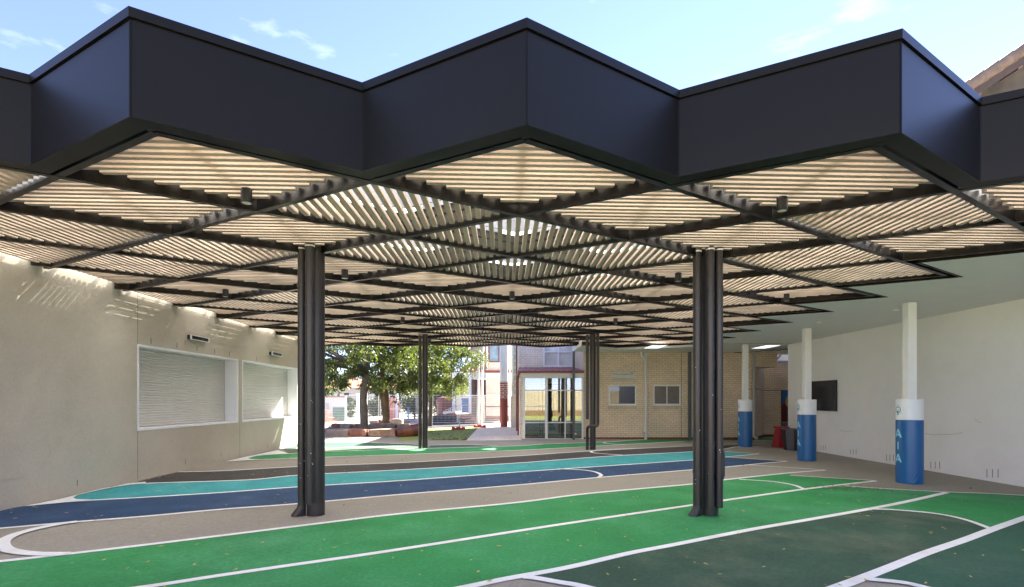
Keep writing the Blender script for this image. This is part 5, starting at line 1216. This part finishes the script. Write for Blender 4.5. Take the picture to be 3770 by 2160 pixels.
# pale wall with green dado, coral gate, white posts, distant houses
gw = thing('garden_wall', 'pale wall with a green painted lower part behind the left end of the fence', 'wall', (-13, 37, 0))
Y = 37.0
mb = MB(); mb.box(wx(760, Y), wx(856, Y), Y, Y+0.3, 0.0, wz(986, Y)); mb.build('wall_face', M['wall_pale'], gw)
mb = MB(); mb.box(wx(826, Y), wx(856, Y), Y-0.02, Y, 0.0, wz(1010, Y)); mb.build('green_panel', M['wall_green'], gw)
mb = MB(); mb.box(wx(760, Y), wx(858, Y), Y-0.15, Y+0.4, wz(986, Y), wz(982, Y)); mb.build('coping', M['mauve'], gw)
mb = MB(); mb.box(wx(806, Y), wx(817, Y), Y-0.03, Y, wz(1017, Y), wz(1000, Y)); mb.build('vent_panel', M['galv'], gw)
Y = 34.6
om = MB()
rnd = random.Random(9)
for k in range(9):
    z = 0.15+k*0.11; om.tube([(wx(802, Y), Y+rnd.uniform(-.3, .3), z+rnd.uniform(-.06, .06)), (wx(816, Y), Y+rnd.uniform(-.3, .3), z+rnd.uniform(-.1, .1)), (wx(832-k*1.6, Y), Y+rnd.uniform(-.2, .2), z)], 0.016, 6)
for k in range(14): x = wx(802+k*2.2, Y); om.tube([(x, Y, 0.1), (x+0.35*rnd.uniform(-1, 1), Y+0.1, 1.1*rnd.uniform(.5, 1)*(1-k/22))], 0.012, 6)
tag(om.build('barrier_mesh', M['orange'], None), 'crumpled orange barrier mesh at the foot of the fence by the green wall', 'barrier mesh')
Y = 40.0
cg = thing('arched_gate', 'coral painted arched gate behind the ochre tree trunk', 'gate', (wx(978, Y), Y, 0))
x0, x1 = wx(964, Y), wx(991, Y); xm = (x0+x1)/2; zt = wz(984, Y)
mb = MB(); hw = (x1-x0)/2; pts = [(x0, 0.0), (x1, 0.0)]+[(xm+hw*math.cos(q*math.pi/10), zt-0.55+0.55*math.sin(q*math.pi/10)) for q in range(11)]
tr = geometry.tessellate_polygon([[Vector((u, v, 0)) for u, v in pts]])
mb.add([(u, Y, v) for u, v in pts]+[(u, Y+0.08, v) for u, v in pts], [tuple(t) for t in tr]+[tuple(len(pts)+q for q in t)[::-1] for t in tr]+[(q, (q+1) % len(pts), len(pts)+(q+1) % len(pts), len(pts)+q) for q in range(len(pts))])
mb.build('gate_leaf', M['coral'], cg)
mb = MB(); mb.box(xm-0.02, xm+0.02, Y-0.02, Y, 0.1, zt-0.1); mb.box(x0, x1, Y-0.03, Y-0.005, 0.9, 1.0); mb.build('gate_rail', M['wall_pale'], cg)
for (px, Y, lb) in ((908, 39, 'white post behind the fence just right of the grey trunk'), (985, 38, 'white post in front of the coral gate'), (888, 40, 'white post behind the fence left of the grey trunk')):
    mb = MB(); mb.box(wx(px, Y)-0.09, wx(px, Y)+0.09, Y-0.09, Y+0.09, 0, wz(978, Y)); mb.box(wx(px, Y)-0.12, wx(px, Y)+0.12, Y-0.12, Y+0.12, wz(978, Y), wz(976, Y)); tag(mb.build('gate_post', M['white'], None), lb, 'post', 'white posts behind the fence')
mb = MB(); Y = 45; mb.vtube(wx(1013, 36), 36, 0.0, wz(1010, 36), 0.045, 12); tag(mb.build('bollard', M['tank_blue'], None, True), 'thin blue post behind the fence left of the far left column', 'post')
hs = thing('house', 'white rendered house far behind the trees', 'house', (-6, 75, 0))
Y = 75
mb = MB(); mb.box(wx(1095, Y), wx(1180, Y), Y, Y+8, 0, wz(945, Y)); mb.build('wall', M['wall_pale'], hs)
mb = MB(); mb.prism([(wx(1090, Y), Y-.4), (wx(1184, Y), Y-.4), (wx(1184, Y), Y+8.4), (wx(1090, Y), Y+8.4)], wz(945, Y), wz(942, Y)); mb.add([(wx(1090, Y), Y-.4, wz(942, Y)), (wx(1184, Y), Y-.4, wz(942, Y)), (wx(1170, Y), Y+4, wz(915, Y)), (wx(1104, Y), Y+4, wz(915, Y))], [(0, 1, 2, 3)]); mb.build('roof', M['terracotta'], hs)
mb = MB(); mb.box(wx(1116, Y), wx(1125, Y), Y-0.05, Y, wz(985, Y), wz(970, Y)); mb.build('window', M['black_plastic'], hs)
hs = thing('house', 'long cream house at the far left behind the fence', 'house', (-30, 80, 0)); Y = 80
mb = MB(); mb.box(wx(700, Y), wx(1010, Y), Y, Y+8, 0, wz(960, Y)); mb.build('wall', mat('cream_house', (0.66, 0.60, 0.50), 0.8), hs)
mb = MB(); mb.add([(wx(690, Y), Y-.6, wz(962, Y)), (wx(1016, Y), Y-.6, wz(962, Y)), (wx(990, Y), Y+4, wz(935, Y)), (wx(720, Y), Y+4, wz(935, Y))], [(0, 1, 2, 3)]); mb.build('roof', M['terracotta'], hs)
for k in range(7): 
    mb = MB(); mb.box(wx(740+k*38, Y), wx(752+k*38, Y), Y-0.05, Y, wz(1000, Y), wz(975, Y)); mb.build('window', M['black_plastic'], hs)

# ------------------------------------------------------------------ tiled gable above the right wall
YG = 12.0
gb = thing('tiled_gable', 'tiled gable end of the older building above the canopy at the upper right', 'building', (14, YG, 4))
def gp(zx, zy): px = (3440+zx/4.855)/1.4836; py = (100+zy/4.855)/1.4836; return (wx(px, YG), wz(py, YG))
a = gp(560, 990); b = gp(1602, 300); dx_ = b[0]-a[0]; dz_ = b[1]-a[1]; k = dz_/dx_
def ln(x, off): return a[1]+(x-a[0])*k-off
xL, xR = 9.6, 17.0
def slab(mb, o0, o1, y0, y1, x0=xL, x1=xR):
    P = [(x0, ln(x0, o1)), (x1, ln(x1, o1)), (x1, ln(x1, o0)), (x0, ln(x0, o0))]
    mb.add([(x, y0, z) for x, z in P]+[(x, y1, z) for x, z in P], [(0,1,2,3),(7,6,5,4),(0,4,5,1),(1,5,6,2),(2,6,7,3),(3,7,4,0)])
mb = MB()
n = 22
for q in range(n):
    x0 = xL+(xR-xL)*q/n; x1 = xL+(xR-xL)*(q+1)/n+0.02
    mb.tube([(x0, YG, ln(x0, 0.13)), (x1, YG, ln(x1, 0.13))], [0.115, 0.135], 16)
mb.build('verge_tiles', M['gable_tile'], gb, True)
mb = MB(); slab(mb, 0.20, 0.26, YG+0.02, YG+9.0); slab(mb, 0.24, 0.46, YG-0.02, YG+0.03); mb.build('bargeboard', mat('brown_bargeboard', (0.075, 0.048, 0.032), 0.7, 0.15, 4), gb)
mb = MB()
for q in range(8): x0 = xL+0.3+q*0.95; slab(mb, 0.30, 0.50, YG+0.05, YG+0.5, x0, x0+0.10)
mb.build('outrigger', M['mauve'], gb)
mb = MB(); P = [(xL+0.4, 3.95), (xR, 3.95), (xR, ln(xR, 0.262)), (xL+0.4, ln(xL+0.4, 0.262))]
mb.add([(x, YG+0.5, z) for x, z in P]+[(x, YG+9, z) for x, z in P], [(0,1,2,3),(7,6,5,4),(0,4,5,1),(1,5,6,2),(2,6,7,3),(3,7,4,0)]); mb.build('gable_wall', M['gable'], gb)
# ------------------------------------------------------------------ fence behind the viewer (seen mirrored in the lobby glass)
fb = thing('steel_fence', 'cream steel fence behind the camera, mirrored in the lobby glass', 'fence', (0, -14, 0))
mb = MB(); n = 90
for q in range(n): x = -18+q*0.4; mb.box(x, x+0.24, -14, -13.96, 0.5, 2.6); mb.box(x+0.24, x+0.4, -14.03, -14.0, 0.5, 2.6)
mb.build('sheet', M['fence_cream'], fb)
mb = MB(); mb.box(-18, 18, -13.95, -13.75, -0.2, 0.5); mb.build('brick_base', M['bark_warm'], fb)
patch('court_far_paint', [(-12, -13.7), (12, -13.7), (12, -2.5), (-12, -2.5)], 'turf')

# ------------------------------------------------------------------ fallen leaves
rnd = random.Random(3)
def litter(name, pts, m_, size, flat=0.15):
    mb = MB()
    for (x, y) in pts:
        a = rnd.uniform(0, 6.28); L = size*rnd.uniform(0.6, 1.5); w = L*rnd.uniform(.35, .5)
        d = Vector((math.cos(a), math.sin(a), rnd.uniform(-flat, flat))); s_ = Vector((-math.sin(a), math.cos(a), rnd.uniform(-flat, flat)))
        p = Vector((x, y, gz(x, y)+0.016+rnd.random()*0.006))
        mb.add([p-d*L/2, p+s_*w/2, p+d*L/2+Vector((0, 0, .004)), p-s_*w/2], [(0, 3, 2, 1)])
    return tag(mb.build(name, M[m_], None), None, kind='stuff')
pts = [(rnd.uniform(XL+.05, XR), 3.2+18*rnd.random()**1.3) for _ in range(800)]
pts += [(rnd.gauss(6.6, .5), rnd.gauss(9.9, .25)) for _ in range(40)]
pts += [(XL+0.04+abs(rnd.gauss(0, .25)), rnd.uniform(7, 19)) for _ in range(120)]
pts += [(rnd.uniform(-5.5, 0), rnd.uniform(10, 20)) for _ in range(170)]
litter('leaf_litter', pts, 'litter', 0.05)
pts = [(rnd.uniform(-6.5, 0.3), rnd.gauss(21.3, 0.25)) for _ in range(260)]
lawn_pts = []
for _ in range(620):
    u = rnd.uniform(1045, 1182); v = 1092-30*rnd.random()**1.7
    if u < 1157+(1092-v)*0.95: lawn_pts.append(g(u, v))
litter('lawn_leaf_litter', lawn_pts, 'litter_dark', 0.085, 0.35)
pts += [(rnd.uniform(-3.0, 0.5), rnd.uniform(20, 27)) for _ in range(90)]
pts += [(rnd.uniform(-6, 9.6), rnd.uniform(8, 20.5)) for _ in range(200)]
pts += [(rnd.gauss(6.5, .45), rnd.gauss(9.85, .2)) for _ in range(90)]
litter('dark_leaf_litter', pts, 'litter_dark', 0.06)
